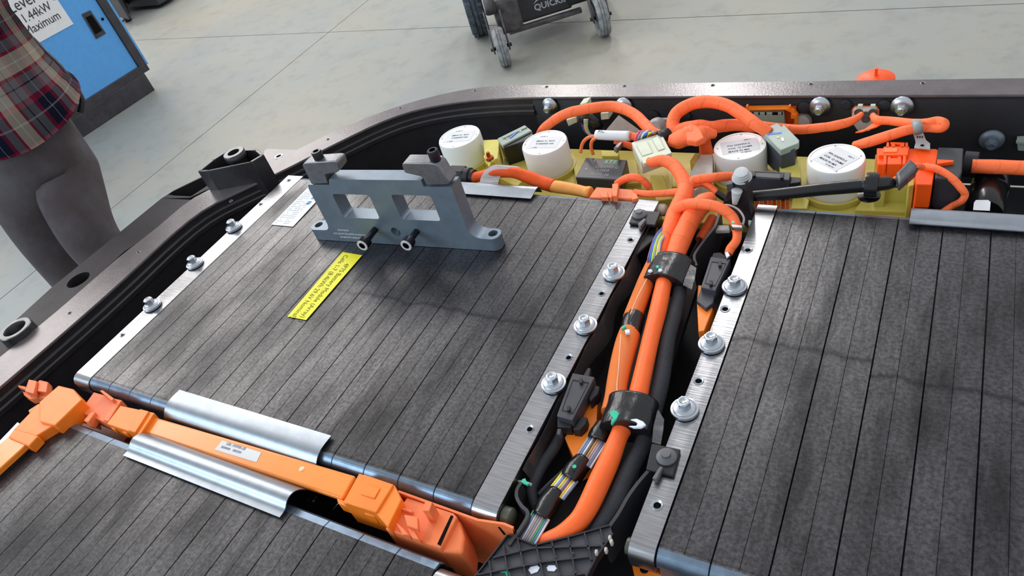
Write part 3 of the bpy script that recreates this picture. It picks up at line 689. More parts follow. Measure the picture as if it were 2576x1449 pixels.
bm = B(); foot(bm, [(1925, 345), (1975, 330), (2005, 352), (2000, 374), (1966, 384)], .006, -.040); obj('housing', bm, mat('dark_blue_grey_plastic', '3a3e46', .3), t, bevel=.001)
bm = B(); foot(bm, [(1912, 325), (1956, 309), (1966, 318), (1972, 312), (2011, 352), (2010, 360), (1964, 378), (1958, 372)], .012, .002); h = obj('cap', bm, GGR, t, bevel=.0012)
bm = B(); foot(bm, [(1930, 335), (1966, 331), (1966, 335), (1931, 339)], .0126, .0121); obj('blue_mark', bm, MATS['blue_paint_mark'], h)
bm = B(); cyl(bm, at(1957, 346, .0121), .0020, .0006, n=12); obj('yellow_dot', bm, MATS['yellow_paint'], h)
bm = B(); foot(bm, [(1965, 346), (1971, 346), (1973, 354), (1967, 355)], .0126, .0121); obj('white_mark', bm, MWHT, h)
bm = B(); lathe(bm, at(1983, 372, -.004), [(0, .0006), (.002, .0006), (.002, -.0006)], n=14); h2_ = obj('white_dot', bm, MWHT, t)
# square black current sensor
t = empty('current_sensor', at(1515, 450, -.05), 'flat black square sensor with green and white print, right of the second white cylinder', 'sensor')
q = [(1474, 396), (1578, 402), (1563, 453), (1447, 446)]
bm = B(); foot(bm, q, -.018, -.045); s = obj('housing', bm, mat('charcoal_plastic', '3d3e42', .4, 0, .4), t, bevel=.0018)
o_ = at(1449, 444, -.0178); ux = (at(1560, 451, -.0178) - o_).normalized(); uyv = (at(1474, 396, -.0178) - o_).normalized(); Mx = frame(o_, ux)
sk = Matrix(((1, 0, 0, 0), (0, 1, 0, 0), (0, 0, 1, 0), (0, 0, 0, 1)))
GRNI = mat('pale_green_ink', '8fb88f', .6); WI = mat('pale_grey_ink', '9a9ca0', .6)
W_ = (at(1560, 451, -.018) - at(1449, 444, -.018)).length; H_ = (at(1474, 396, -.018) - at(1449, 444, -.018)).length
text('STE', .0130, Mx @ Matrix.Translation((W_ * .42, H_ * .76, 0)), GRNI, s, sx=1.1, weight=.0003)
for a, b_, s_, z_ in ((.28, .50, '2203997-C', .0092), (.36, .32, '21005', .0092), (.28, .12, '03:01-26', .0092), (.05, .30, '+', .016), (.16, .78, 'I', .0135)):
    text(s_, z_, Mx @ Matrix.Translation((W_ * a, H_ * b_, 0)), WI, s, sx=1.0)
bm = B(); foot(bm, [(1512, 378), (1556, 379), (1556, 393), (1514, 392)], -.028, -.050); obj('socket', bm, YG, car, bevel=.001)
# ivory plug with coloured wires
t = empty('plug_connector', at(1640, 400, -.02), 'ivory wire plug with coloured leads, in front of the orange tape knot', 'connector')
q = [(1588, 358), (1664, 334), (1688, 380), (1612, 408)]
bm = B(); foot(bm, q, .018, -.004); s = obj('housing', bm, IVO, t, bevel=.0015)
for a, b_ in (((1600, 362), (1626, 354)), ((1640, 348), (1656, 343))):
    bm = B(); foot(bm, [a, b_, (b_[0] + 16, b_[1] + 30), (a[0] + 16, a[1] + 30)], .0205, .0178); obj('latch', bm, IVO, s, bevel=.0006)
bm = B(); foot(bm, [(1612, 396), (1684, 372), (1690, 384), (1618, 412)], .0225, .016); obj('lip', bm, IVO, s, bevel=.0008)
CW = {'pink': 'd8487a', 'grey': '8a8d92', 'white': 'd8dce0', 'blue': '2f6fd0', 'yellow': 'e8d22a', 'brown': '6a4a3c', 'green': '3aa86a', 'violet': '6a5a8a', 'tan': 'b08a4a', 'lime': 'c3d42a', 'slate': '9aa8b8', 'rose': 'b8a0a8', 'blue_grey': '6f86ac'}
def wm(k): return mat('wire_' + k, CW[k], .4, 0, .5)
for i, k in enumerate(('pink', 'grey', 'white', 'blue', 'yellow', 'grey')):
    a = 1600 + i * 8; cable('lead', [(a - 4, 366 - i * 3, .006, 6), (a - 2, 350 - i * 3, .02, 6), (a + 6, 334, .022, 6), (a + 16, 330, .012, 6), (a + 26, 338, -.002, 6)], wm(k), parent=t, sides=6, n=5)
# the small black dressed plug hanging on the wall (behind) with its leads and ivory shells
t = empty('wire_splice', ony(1490, 300, 1.06), 'black taped bundle of small coloured wires with ivory shells under the long orange arc', 'wire bundle')
bm = B(); tube(bm, [(*ony(x, y, 1.05), r) for x, y, r in ((1462, 290, .010), (1480, 300, .014), (1500, 312, .013), (1514, 322, .006))], 10, lump=.3); obj('black_wrap', bm, BLKTAPE, t)
for i, k in enumerate(('blue', 'pink', 'white', 'lime', 'slate')):
    bm = B(); tube(bm, [(*ony(a, b_, 1.045 - i * .004), .0014) for a, b_ in spline([(1462 + i * 4, 300), (1466 + i * 3, 322), (1478 + i * 2, 338), (1496, 344 - i)], 5)], 6); obj('lead', bm, wm(k), t)
for q_ in ([(1424, 302), (1450, 294), (1452, 308), (1430, 318)], [(1510, 286), (1530, 284), (1532, 300), (1512, 302)], [(1458, 262), (1476, 258), (1478, 272), (1460, 274)]):
    bm = B(); prism(bm, [ony(x, y, 1.045) for x, y in q_], (0, .02, 0)); obj('shell', bm, IVO, t, bevel=.001)
# grey triangular flag
t = empty('paper_flag', ony(1570, 320, 1.03), 'grey triangular paper tag folded behind the orange arc', 'tag')
bm = B(); prism(bm, [ony(x, y, 1.03) for x, y in ((1556, 290), (1612, 330), (1600, 342), (1524, 328))], (0, .0006, 0)); obj('paper', bm, mat('tinted_paper', 'b7aeb0', .6), t)
# grey pipe plug left of centre and its holder
t = empty('grommet', ony(1655, 315, 1.04), 'grey rubber grommet and plate behind the ivory plug', 'grommet')
bm = B(); prism(bm, [ony(x, y, 1.06) for x, y in ((1655, 300), (1688, 299), (1688, 335), (1655, 335))], (0, .006, 0)); obj('backing_plate', bm, LGREY, t, bevel=.002)
bm = B(); lathe(bm, ony(1655, 318, 1.055), [(0, .018), (.010, .018), (.015, .012), (.016, 0), (0, 0)], axis=(0, -1, .5), n=24); obj('dome', bm, mat('grey_rubber', '9c9896', .5), t, smooth=True)
# ---------------------------------------------------------------- fixings on the far wall
WY = yi - .0015
for i, (x, y, l_) in enumerate([(1384, 266, 'leftmost wall bolt beside the step in the tray wall'), (1570, 266, 'wall bolt just above the long orange arc'), (2063, 267, 'wall bolt right of the wide orange wall socket'), (2269, 267, 'wall bolt above the taped cable loop'), (2495, 351, 'dull low wall bolt at far right')]):
    c = ony(x, y, WY); t = empty('wall_bolt', c, 'zinc flange bolt, ' + l_, 'bolt', 'bolts through the far wall')
    m_ = ZINC if i < 4 else GUN
    bm = B(); lathe(bm, c, [(0, 0), (.0165, 0), (.0165, .0012), (.0155, .004), (.009, .0075), (0, .0075)], axis=(0, -1, 0), n=32); obj('flange', bm, m_, t, smooth=True)
    bm = B(); cyl(bm, c - V(0, .0075, 0), .0085, .008, axis=(0, -1, 0), n=6); obj('hex_head', bm, m_, t, bevel=.0005)
    bm = B(); lathe(bm, c - V(0, .0155, 0), [(.0066, 0), (.006, .004), (.0046, .0045), (.0042, .003), (0, .003)], axis=(0, -1, 0), n=20); obj('stud_end', bm, m_, t, smooth=True)
def walldisc(x, y, r, lab, m_=RUB, h=.004):
    c = ony(x, y, WY); bm = B(); lathe(bm, c, [(0, 0), (r, 0), (r, h * .6), (r * .8, h), (0, h)], axis=(0, -1, 0), n=24); tag(obj('wall_plug', bm, m_, smooth=True), lab, 'plug', 'rubber plugs in the far wall')
walldisc(1643, 292, .011, 'black rubber wall plug left of the big taped loop'); walldisc(1724, 292, .010, 'black rubber wall plug inside the big taped loop')
walldisc(2024, 270, .010, 'black rubber wall plug right of the wide orange socket'); walldisc(2128, 263, .008, 'dark wall plug left of the small white wall socket', RUB); walldisc(2225, 265, .009, 'dark wall plug right of the small white wall socket')
c = ony(2020, 305, WY); bm = B(); lathe(bm, c, [(0, 0), (.014, 0), (.012, .010), (0, .013)], axis=(0, -1, .2), n=24); tag(obj('wall_plug', bm, mat('grey_rubber', '9c9896', .5), smooth=True), 'grey rubber dome on the wall behind the cable clip', 'plug')
# wide orange wall socket with pale insert
def wq(bm, pts, y, dy): return prism(bm, [ony(a, b_, y) for a, b_ in pts], (0, dy, 0))
t = empty('wall_socket', ony(1940, 285, WY), 'wide orange wall socket with a pale green-grey insert, above the tall fuse', 'socket')
fr = [(1866, 283), (1872, 272), (1885, 266), (1985, 264), (2000, 270), (2010, 285), (2012, 306), (1990, 318), (1880, 316), (1866, 305)]
c0 = sum((ony(a, b_, WY) for a, b_ in fr), V(0, 0, 0)) / len(fr)
bm = B(); A_ = [ony(a, b_, WY) for a, b_ in fr]; I_ = [c0 + (p - c0) * .88 for p in A_]
for i in range(len(A_)): j = (i + 1) % len(A_); prism(bm, [A_[i], A_[j], I_[j], I_[i]], (0, -.012, 0))
obj('shroud', bm, ORG, t)
bm = B(); wq(bm, [(1872, 268), (2004, 266), (2004, 314), (1872, 314)], WY - .0005, -.003); obj('back_plate', bm, mat('dark_orange_plastic', 'b04018', .5), t)
bm = B(); wq(bm, [(1878, 276), (1974, 276), (1978, 312), (1886, 312)], WY - .004, -.010); ins = obj('insert', bm, GGR, t, bevel=.001)
for a in ((1888, 1896), (1908, 1911), (1924, 1928), (1943, 1957), (1966, 1969)):
    bm = B(); wq(bm, [(a[0], 282), (a[1], 282), (a[1], 289), (a[0], 289)], WY - .0142, -.0004); obj('slot', bm, HOLE, ins)
for x in (1879, 1986):
    bm = B(); wq(bm, [(x, 262), (x + 4, 262), (x + 4, 272), (x, 272)], WY - .008, -.006); obj('tab', bm, ORG, t)
bm = B(); wq(bm, [(1992, 282), (2006, 282), (2006, 292), (1992, 292)], WY - .006, -.008); obj('side_clip', bm, ORG, t)
# smaller white wall socket
t = empty('wall_socket', ony(2178, 290, WY), 'small pale wall socket with two cable mouths and orange edges, left of the taped loop', 'socket')
bm = B(); wq(bm, [(2144, 272), (2152, 265), (2206, 265), (2213, 272), (2212, 300), (2144, 300)], WY, -.006); obj('surround', bm, PEACH, t, bevel=.001)
bm = B(); wq(bm, [(2150, 268), (2206, 268), (2208, 290), (2190, 322), (2160, 322), (2142, 296)], WY - .006, -.010); s = obj('body', bm, LGREY, t, bevel=.0014)
for a, b_, r in ((2160, 283, .005), (2196, 283, .005), (2178, 288, .004), (2178, 300, .005)):
    bm = B(); lathe(bm, ony(a, b_, WY - .016), [(r, -.002), (r * 1.1, .0015), (r * 1.3, 0)], axis=(0, -1, 0), n=18); cyl(bm, ony(a, b_, WY - .0162), r, .0003, axis=(0, -1, 0), n=16); obj('cable_mouth', bm, mat('dim_mouth', '5a4a48', .7), s)
for x in (2159, 2191):
    bm = B(); wq(bm, [(x, 261), (x + 12, 261), (x + 12, 264), (x, 264)], WY - .008, -.006); obj('tab', bm, IVO, t)
# little orange plug peeping above the rim
t = empty('outside_plug', V(at(2198, 200).x, yo + .03, ZT - .05), 'orange plug top just showing above the outer rim edge', 'plug')
c = V(at(2198, 200).x, yo + .035, ZT - .06); bm = B(); lathe(bm, c, [(0, 0), (.028, 0), (.028, .045), (.02, .05), (0, .05)], n=24); obj('housing', bm, HVO, t, smooth=True)
bm = B(); box(bm, (c.x - .002, c.y - .004, c.z + .05), (c.x + .002, c.y + .004, c.z + .062)); obj('key', bm, HVO, t)
# teal bit at right edge
t = empty('wall_clip', ony(2568, 352, WY), 'pale grey-green clip on the wall at the right edge of the photo', 'clip')
bm = B(); wq(bm, [(2558, 342), (2590, 340), (2590, 374), (2560, 372)], WY, -.008); obj('base', bm, GGR, t, bevel=.001)
bm = B(); wq(bm, [(2556, 352), (2592, 356), (2592, 360), (2556, 357)], WY - .008, -.004); obj('bar', bm, GGR, t)
# ---------------------------------------------------------------- orange high-voltage plug at the right
t = empty('high_voltage_plug', at(2270, 430, -.04), 'bright orange lever-lock plug with a black backshell, right of the largest white cylinder', 'plug')
bm = B(); foot(bm, [(2206, 372), (2355, 374), (2362, 378), (2354, 422), (2345, 465), (2306, 464), (2300, 422), (2208, 412)], .004, -.050); hv = obj('housing', bm, HVO, t, bevel=.0012)
bm = B(); foot(bm, [(2218, 376), (2224, 368), (2288, 368), (2284, 390), (2210, 390)], .009, .002); l_ = obj('lever', bm, HVO, t, bevel=.001)
bm = B(); foot(bm, [(2226, 372), (2258, 372), (2256, 382), (2222, 382)], .0102, .0088); obj('thumb_pad', bm, mat('pale_orange_plastic', 'ff7a3a', .4), l_)
for q in ([(2231, 357), (2237, 357), (2237, 371), (2229, 371)], [(2278, 358), (2284, 358), (2285, 371), (2278, 371)], [(2240, 357), (2276, 358), (2276, 362), (2240, 361)], [(2243, 361), (2252, 361), (2252, 371), (2243, 371)], [(2265, 361), (2275, 361), (2275, 371), (2265, 371)],
          [(2223, 391), (2231, 391), (2230, 413), (2223, 413)], [(2272, 391), (2280, 391), (2278, 413), (2271, 413)]):
    bm = B(); foot(bm, q, .009, -.008); obj('hinge_lug', bm, HVO, t, bevel=.0005)
bm = B(); foot(bm, [(2233, 394), (2240, 392), (2241, 397), (2258, 397), (2259, 392), (2268, 394), (2268, 413), (2231, 413)], .008, -.014); obj('latch', bm, HVO, t, bevel=.0008)
bm = B(); foot(bm, [(2358, 401), (2398, 403), (2399, 406), (2358, 412)], .0105, .004); obj('pointed_key', bm, HVO, t)
bm = B(); foot(bm, [(2360, 370), (2424, 372), (2420, 432), (2412, 450), (2352, 448)], .006, -.050); bs = obj('backshell', bm, mat('grey_black_plastic', '35363a', .5, 0, .4), t, bevel=.0015)
bm = B(); foot(bm, [(2364, 436), (2410, 440), (2406, 456), (2362, 450)], -.004, -.02); obj('side_window', bm, ORG, t, bevel=.0008)
c = at(2424, 412, -.020); bm = B(); lathe(bm, c, [(0, 0), (.017, 0), (.017, .015), (.0155, .016), (0, .016)], axis=(1, -.10, 0), n=28); obj('cable_gland', bm, BLACKM, t, smooth=True)
cable('taped_cable', [(2444, 418, -.014, 36), (2500, 420, -.014, 37), (2560, 422, -.014, 37), (2700, 430, -.014, 38)], TAPE, 'thick orange taped cable leaving the plug toward the right edge', n=6, lump=.05)
cable('taped_cable', [(2312, 421, .004, 17), (2336, 420, .007, 20), (2366, 430, .008, 20), (2396, 450, .004, 20), (2418, 474, -.004, 19), (2427, 490, -.012, 18), (2418, 506, -.02, 18), (2396, 518, -.03, 17), (2370, 534, -.035, 15)], TAPE, 'orange taped cable curving round below the high-voltage plug', lump=.08)
t = empty('small_plug', at(2330, 540, -.03), 'small black plug at the end of the curved orange cable', 'plug')
bm = B(); foot(bm, [(2318, 490), (2292, 536), (2330, 536), (2342, 520), (2350, 536), (2372, 540), (2370, 528), (2322, 518)], -.032, -.06); obj('housing', bm, BLKGL, t, bevel=.001)
# black canister with small label
t = empty('canister', at(2480, 520, -.09), 'black ribbed canister with a small white matrix-code label, far right by the steel clip', 'canister')
c = at(2490, 455, -.035); ax = V(-.05, -.35, .0)
c = at(2497, 440, -.045); bm = B(); lathe(bm, c, [(0, 0), (.020, 0), (.022, .003), (.022, .030), (.0205, .032), (.0205, .036), (.022, .038), (.022, .085), (.0205, .087), (0, .087)], axis=at(2470, 560, -.045) - c, n=32); body = obj('body', bm, BLKGL, t, smooth=True)
rectlabel(t, [(2450, 510), (2455, 503), (2486, 503), (2492, 508), (2490, 530), (2448, 528)], -.0185, LABW, 'code_label', 'small white label')
# grey cable clip bracket
t = empty('cable_clip', at(2325, 370, -.01), 'light grey perforated cable clip strapped round the taped loop', 'clip')
bm = B(); foot(bm, [(2298, 334), (2322, 332), (2330, 352), (2340, 360), (2340, 374), (2300, 370), (2304, 356)], .010, .0075); s = obj('tongue', bm, mat('clip_grey', 'a8aaa8', .5), t, bevel=.0005)
bm = B(); cyl(bm, at(2320, 366, .0102), .0022, .0004, n=14); obj('hole', bm, HOLE, s)
for x in (2307, 2313, 2319):
    bm = B(); foot(bm, [(x, 342), (x + 2.4, 342), (x + 2.4, 346.5), (x, 346.5)], .0104, .010); obj('slot', bm, HOLE, s)
bm = B(); c = at(2307, 318, .030); tube(bm, [(*(at(2305, 304, .032)), .0035), (*(at(2309, 320, .034)), .0038), (*(at(2311, 336, .020)), .0035)], 8, flat=(1.6, .6)); obj('strap', bm, mat('strap_grey', '8f9795', .5), t)
# ---------------------------------------------------------------- orange taped cables along the far wall
cable('taped_cable', [(1352, 352, -.030, 20), (1370, 322, -.012, 24), (1420, 288, .012, 26), (1490, 272, .020, 27), (1545, 268, .018, 27), (1590, 284, .016, 28), (1622, 312, .012, 28), (1645, 335, .010, 28), (1690, 345, .004, 28)], TAPE, "orange taped cable in a long low arc between second white cylinder and tape knot", lump=.07)
cable('taped_cable', [(1700, 345, .004, 30), (1692, 315, .012, 32), (1702, 285, .022, 33), (1740, 262, .030, 32), (1785, 256, .032, 32), (1830, 266, .030, 32), (1870, 290, .024, 32), (1905, 315, .018, 30), (1935, 335, .008, 30)], TAPE, 'orange taped cable in the highest arc, ending at the tall grey-green fuse', lump=.05)
cable('taped_cable', [(1676, 348, .002, 34), (1715, 330, .006, 40), (1752, 322, .008, 42), (1790, 322, .004, 34), (1840, 314, .000, 30), (1900, 318, -.004, 30), (1970, 324, -.010, 26), (2010, 326, -.010, 24), (2060, 322, -.008, 24), (2110, 314, -.006, 24), (2148, 302, -.004, 20), (2168, 286, -.002, 12)], TAPE, 'orange taped cable running along the far wall behind the white cylinders', lump=.13)
t = empty('tape_knot', at(1740, 340, .01), 'crumpled orange cloth-tape knot where the cables branch, right of the ivory plug', 'tape')
bm = B(); tube(bm, [(*at(x, y, z), r) for x, y, z, r in spline([(1688, 352, .012, .012), (1715, 350, .014, .018), (1745, 342, .016, .020), (1772, 336, .012, .014), (1800, 338, .006, .008)], 5)], 14, flat=(1, .75), lump=.4, seed=4); obj('wrap', bm, TAPE, t)
bm = B(); foot(bm, [(1722, 318), (1738, 310), (1762, 322), (1772, 346), (1752, 356), (1728, 352)], .030, .020); obj('tape_flap', bm, TAPE, t, bevel=.002)
bm = B(); tube(bm, [(*at(x, y, z), .0105) for x, y, z in ((1660, 352, .004), (1668, 342, .014), (1676, 336, .012))], 10); obj('black_tie', bm, BLACKM, t)
cable('taped_cable', [(1771, 352, -.01, 32), (1776, 380, -.03, 34), (1772, 400, -.05, 34)], TAPE, 'short orange taped stub dropping behind the third white cylinder', lump=.1)
cable('taped_cable', [(2196, 290, .000, 14), (2206, 302, .006, 22), (2240, 304, .010, 22), (2290, 310, .018, 23), (2330, 310, .026, 24), (2358, 306, .028, 26), (2374, 312, .028, 26), (2366, 322, .024, 24), (2330, 322, .022, 22), (2290, 326, .020, 25), (2240, 340, .012, 27), (2190, 356, .000, 27), (2150, 366, -.012, 22)], TAPE, 'orange taped cable doubling back in a loop through the grey clip', n=10, lump=.06)
bm = B(); foot(bm, [(2152, 332), (2170, 330), (2206, 318), (2224, 308), (2214, 304), (2192, 312), (2176, 324)], .004, .002); tag(obj('tape_tail', bm, TAPE), 'loose pointed end of orange tape hanging below the small wall socket', 'tape')
# two small orange leads in a white sleeve
t = empty('sleeved_lead', at(1545, 340, .01), 'white paper-sleeved orange lead pair with handwriting, left of the ivory plug', 'cable')
bm = B(); tube(bm, pxpath([(1586, 342, .012, 20), (1598, 344, .012, 20), (1610, 348, .010, 20)], 4), 10); obj('lead', bm, TAPE, t)
bm = B(); tube(bm, pxpath([(1500, 339, .014, 24), (1540, 341, .014, 25), (1585, 342, .014, 25)], 4), 16); sl = obj('sleeve', bm, PAPER, t)
for P in ([(1500, 342, .012, 9), (1480, 346, .008, 9), (1466, 360, -.004, 9), (1460, 384, -.02, 9)], [(1502, 346, .012, 9), (1490, 354, .006, 9), (1487, 370, -.006, 9), (1492, 388, -.02, 9)]):
    bm = B(); tube(bm, pxpath(P, 6), 8); obj('lead', bm, PEACH, t)
o_ = at(1502, 337, .0222); text('AC', .0085, frame(at(1503, 333, .0225), at(1540, 334, .0225) - at(1503, 333, .0225), V(0, -.5, .85)), INK, sl)
bm = B(); tube(bm, pxpath([(1545, 354, 0, 14), (1600, 372, -.016, 20), (1640, 390, -.03, 26), (1680, 400, -.04, 26)], 5), 10, lump=.1); tag(obj('taped_cable', bm, TAPE), 'shadowed orange taped cable passing under the white-sleeved lead', 'cable')
bm = B(); foot(bm, [(1543, 372), (1560, 354), (1566, 358), (1551, 378)], -.001, -.008); tag(obj('buckle', bm, GUN2, bevel=.001), 'small grey buckle on the shadowed orange cable', 'clip')
# cable from the module's far left: gland, white flag, orange, amber sleeve, peach terminal cover
t = empty('battery_lead', at(1300, 440, -.02), "thick orange battery lead with a white paper flag, behind the large module", 'cable')
c = at(1136, 442, -.006); bm = B(); lathe(bm, c, [(0, 0), (.018, 0), (.018, .030), (0, .030)], axis=at(1190, 444, -.006) - c, n=6); obj('hex_nut', bm, BLACKM, t, bevel=.001)
c = at(1172, 444, -.006); bm = B(); lathe(bm, c, [(0, 0), (.0155, 0), (.0155, .010), (.0125, .011), (.0125, .018), (0, .018)], axis=at(1210, 446, -.006) - c, n=28); obj('gland_collar', bm, BLACKM, t, smooth=True)
bm = B(); tube(bm, pxpath([(1186, 448, -.006, 26), (1215, 442, -.002, 27), (1250, 434, .008, 28), (1290, 434, .010, 28), (1325, 444, .004, 32), (1360, 458, -.004, 34), (1392, 468, -.008, 34)], 8), 18); obj('sheath', bm, mat('orange_rubber', 'f05a20', .6, 0, .3, bump=.2, bscale=400), t)
bm = B(); tube(bm, pxpath([(1386, 468, -.008, 30), (1402, 470, -.008, 34), (1440, 476, -.008, 32), (1468, 482, -.008, 30), (1480, 484, -.008, 34), (1486, 485, -.008, 30)], 6), 18, flat=(1, .9)); obj('amber_sleeve', bm, PEACHD, t)
P = spline([(1222, 470, -.004), (1226, 448, .004), (1240, 428, .016), (1262, 416, .024), (1282, 420, .026)], 5)
bm = B(); rows = []
for x, y, z in P: a = at(x - 16, y - 2, z); b_ = at(x + 30, y + 2, z); rows.append((bm.verts.new(a), bm.verts.new(b_)))
for a, b_ in zip(rows, rows[1:]): bm.faces.new((a[0], a[1], b_[1], b_[0]))
bmesh.ops.solidify(bm, geom=bm.faces[:], thickness=.0005); obj('paper_flag', bm, PAPER, t, smooth=True)
bm = B(); c = at(1232, 400, -.012); lathe(bm, c, [(0, -.03), (.006, -.03), (.006, 0), (.0075, .001), (.0075, .004), (.004, .006), (.003, .014), (0, .014)], n=20); obj('copper_stud', bm, mat('copper', 'b0522a', .3, .8), t, smooth=True)
# peach terminal cover behind the module's far edge
def termcover(name, label, base, q, z1, z0, parts, m=PEACH):
    t = empty(name, at(*base), label, 'terminal cover'); bm = B(); foot(bm, q, z1, z0); obj('cover', bm, m, t, bevel=.0015)
    for pn, qq, a, b_ in parts:
        bm = B(); foot(bm, qq, a, b_); obj(pn, bm, m, t, bevel=.0008)
    return t
termcover('terminal_cover', 'peach terminal cover behind the far edge of the large module', (1540, 495, -.03), [(1500, 470), (1592, 476), (1602, 500), (1482, 496)], .000, -.035,
          [('prong', [(1540, 462), (1556, 460), (1552, 494), (1540, 492)], .010, -.002), ('hook', [(1508, 480), (1528, 482), (1530, 496), (1512, 496)], .006, -.002), ('hook', [(1532, 484), (1540, 484), (1540, 496), (1532, 496)], .006, -.002), ('end_wall', [(1590, 478), (1600, 482), (1606, 498), (1590, 502)], .003, -.03)])
cable('taped_cable', [(1596, 484, .000, 17), (1630, 488, .002, 18), (1670, 486, .004, 18), (1712, 482, .008, 20)], TAPE, 'thin orange taped cable joining the peach cover to the harness trunk', lump=.1)
cable('taped_cable', [(1552, 462, -.010, 18), (1572, 450, .002, 20), (1598, 446, .006, 20), (1620, 456, .000, 18), (1634, 474, -.012, 16)], TAPE, 'small orange taped hump beside the black square sensor', lump=.1)
# grey-white slanting box left of the third cylinder
t = empty('relay_box', at(1760, 440, -.06), 'pale grey slanting box left of the third white cylinder', 'relay')
bm = B(); foot(bm, [(1762, 388), (1794, 388), (1792, 440), (1750, 478), (1728, 470), (1738, 430)], -.016, -.065); obj('housing', bm, mat('pale_grey_plastic', 'c4c2b8', .45), t, bevel=.0012)
# ---------------------------------------------------------------- harness trunk between the modules
t = empty('harness_trunk', at(1690, 560, -.03), 'orange cloth-taped harness trunk forking like a Y above the left black tape band', 'harness')
def part(name, P, m, lump=.06, n=8, flat=None, sides=14, par=None, seed=1):
    bm = B(); tube(bm, pxpath(P, n), sides, flat, lump, seed); return obj(name, bm, m, par or t)
part('branch', [(1632, 402, .020, 14), (1640, 408, .021, 26), (1668, 404, .024, 30), (1694, 416, .022, 32), (1712, 440, .018, 34), (1724, 468, .012, 40), (1718, 500, .008, 44), (1700, 535, .004, 44), (1686, 575, .000, 42), (1672, 610, -.004, 34), (1664, 650, -.008, 26)], TAPE)
part('branch', [(1724, 480, .010, 40), (1740, 458, .014, 28), (1768, 450, .016, 24), (1800, 446, .016, 24), (1834, 444, .010, 22), (1850, 444, .008, 18)], TAPE)
part('branch', [(1744, 466, .010, 20), (1766, 460, .010, 18), (1784, 468, .006, 18), (1798, 480, .002, 17), (1806, 490, .000, 14)], TAPE)
part('black_wrap', [(1803, 484, .002, 18), (1816, 494, -.002, 20), (1834, 504, -.006, 18)], BLKTAPE, .25)
part('main_cable', [(1786, 500, .002, 36), (1768, 512, .010, 50), (1748, 535, .008, 52), (1728, 570, .002, 50), (1710, 610, -.002, 52), (1696, 650, -.004, 46), (1680, 700, -.004, 38)], TAPE)
part('arc', [(1690, 545, .004, 26), (1706, 524, .014, 28), (1735, 513, .024, 28), (1775, 514, .030, 28), (1812, 524, .028, 28), (1842, 546, .020, 27), (1853, 575, .012, 24), (1853, 603, .006, 22), (1838, 625, .000, 23), (1832, 640, -.003, 20)], TAPE)
for i, k in enumerate(('violet', 'blue', 'lime', 'grey', 'yellow', 'slate')):
    part('wire', [(1668 + i * 2, 572 + i * 3, .006 - i * .001, 5), (1652 + i * 3, 590 + i * 2, .006, 6), (1641 + i * 4, 615, .004, 6), (1632 + i * 5, 645, .002, 6), (1630 + i * 5, 660, -.002, 6)], wm(k), 0, 6, sides=7)
bm = B(); cyl(bm, at(1844, 559, .032), .0022, .0004, n=10); obj('green_mark', bm, MGRN, t)
t2 = empty('braided_cable', at(1575, 880, -.03), 'orange braided sleeve cable, leftmost of the three big cables between the modules', 'cable')
part('sleeve', [(1652, 650, -.012, 40), (1627, 705, -.012, 43), (1604, 765, -.012, 46), (1590, 802, -.012, 48)], BRAID, 0, par=t2, sides=20)
part('tape_wrap', [(1598, 795, -.012, 50), (1592, 812, -.012, 54), (1585, 842, -.012, 53)], BLKTAPE, .03, par=t2, sides=20)
part('sleeve', [(1585, 836, -.012, 54), (1576, 866, -.011, 58), (1563, 915, -.010, 56), (1553, 964, -.010, 54), (1547, 1003, -.010, 54), (1536, 1040, -.010, 50)], BRAID, 0, par=t2, sides=20)
part('pull_string', [(1627, 702, .006, 3), (1602, 750, .007, 3), (1586, 790, .008, 3)], mat('pale_string', 'f0b890', .6), 0, par=t2, sides=6)
part('pull_string', [(1562, 842, .008, 3), (1560, 870, .009, 3), (1556, 930, .009, 3), (1552, 975, .009, 3), (1558, 1003, .009, 3)], mat('pale_string', 'f0b890', .6), 0, par=t2, sides=6)
for q, mm in (([(1562, 822), (1573, 817), (1576, 822), (1563, 828)], MGRN), ([(1571, 829), (1584, 827), (1585, 837), (1573, 839)], MWHT)):
    bm = B(); foot(bm, q, .0075, .0035); obj('paint_mark', bm, mm, t2, bevel=.001)
cable('main_cable', [(1688, 650, -.006, 40), (1672, 704, -.006, 40), (1656, 777, -.006, 43), (1637, 853, -.006, 43), (1614, 954, -.006, 46), (1600, 1010, -.006, 50), (1570, 1070, -.006, 50), (1556, 1100, -.006, 46), (1535, 1153, -.006, 52), (1512, 1203, -.006, 56), (1484, 1264, -.006, 55), (1462, 1302, -.008, 52), (1440, 1325, -.010, 50), (1410, 1345, -.014, 44), (1372, 1362, -.020, 38), (1345, 1385, -.028, 30)], SMO, 'smooth bright orange cable, middle one of the three big cables between the modules', lump=0, sides=24)
cable('sleeved_cable', [(1716, 660, -.016, 36), (1710, 731, -.016, 34), (1697, 790, -.016, 36), (1680, 853, -.016, 38), (1664, 954, -.016, 42), (1650, 1014, -.016, 42), (1630, 1080, -.016, 42), (1612, 1127, -.016, 42), (1581, 1190, -.016, 46), (1548, 1264, -.016, 48), (1515, 1320, -.018, 46), (1490, 1360, -.02, 44)], BLKSLV, 'black sleeved cable, rightmost of the three big cables between the modules', lump=0, sides=24)
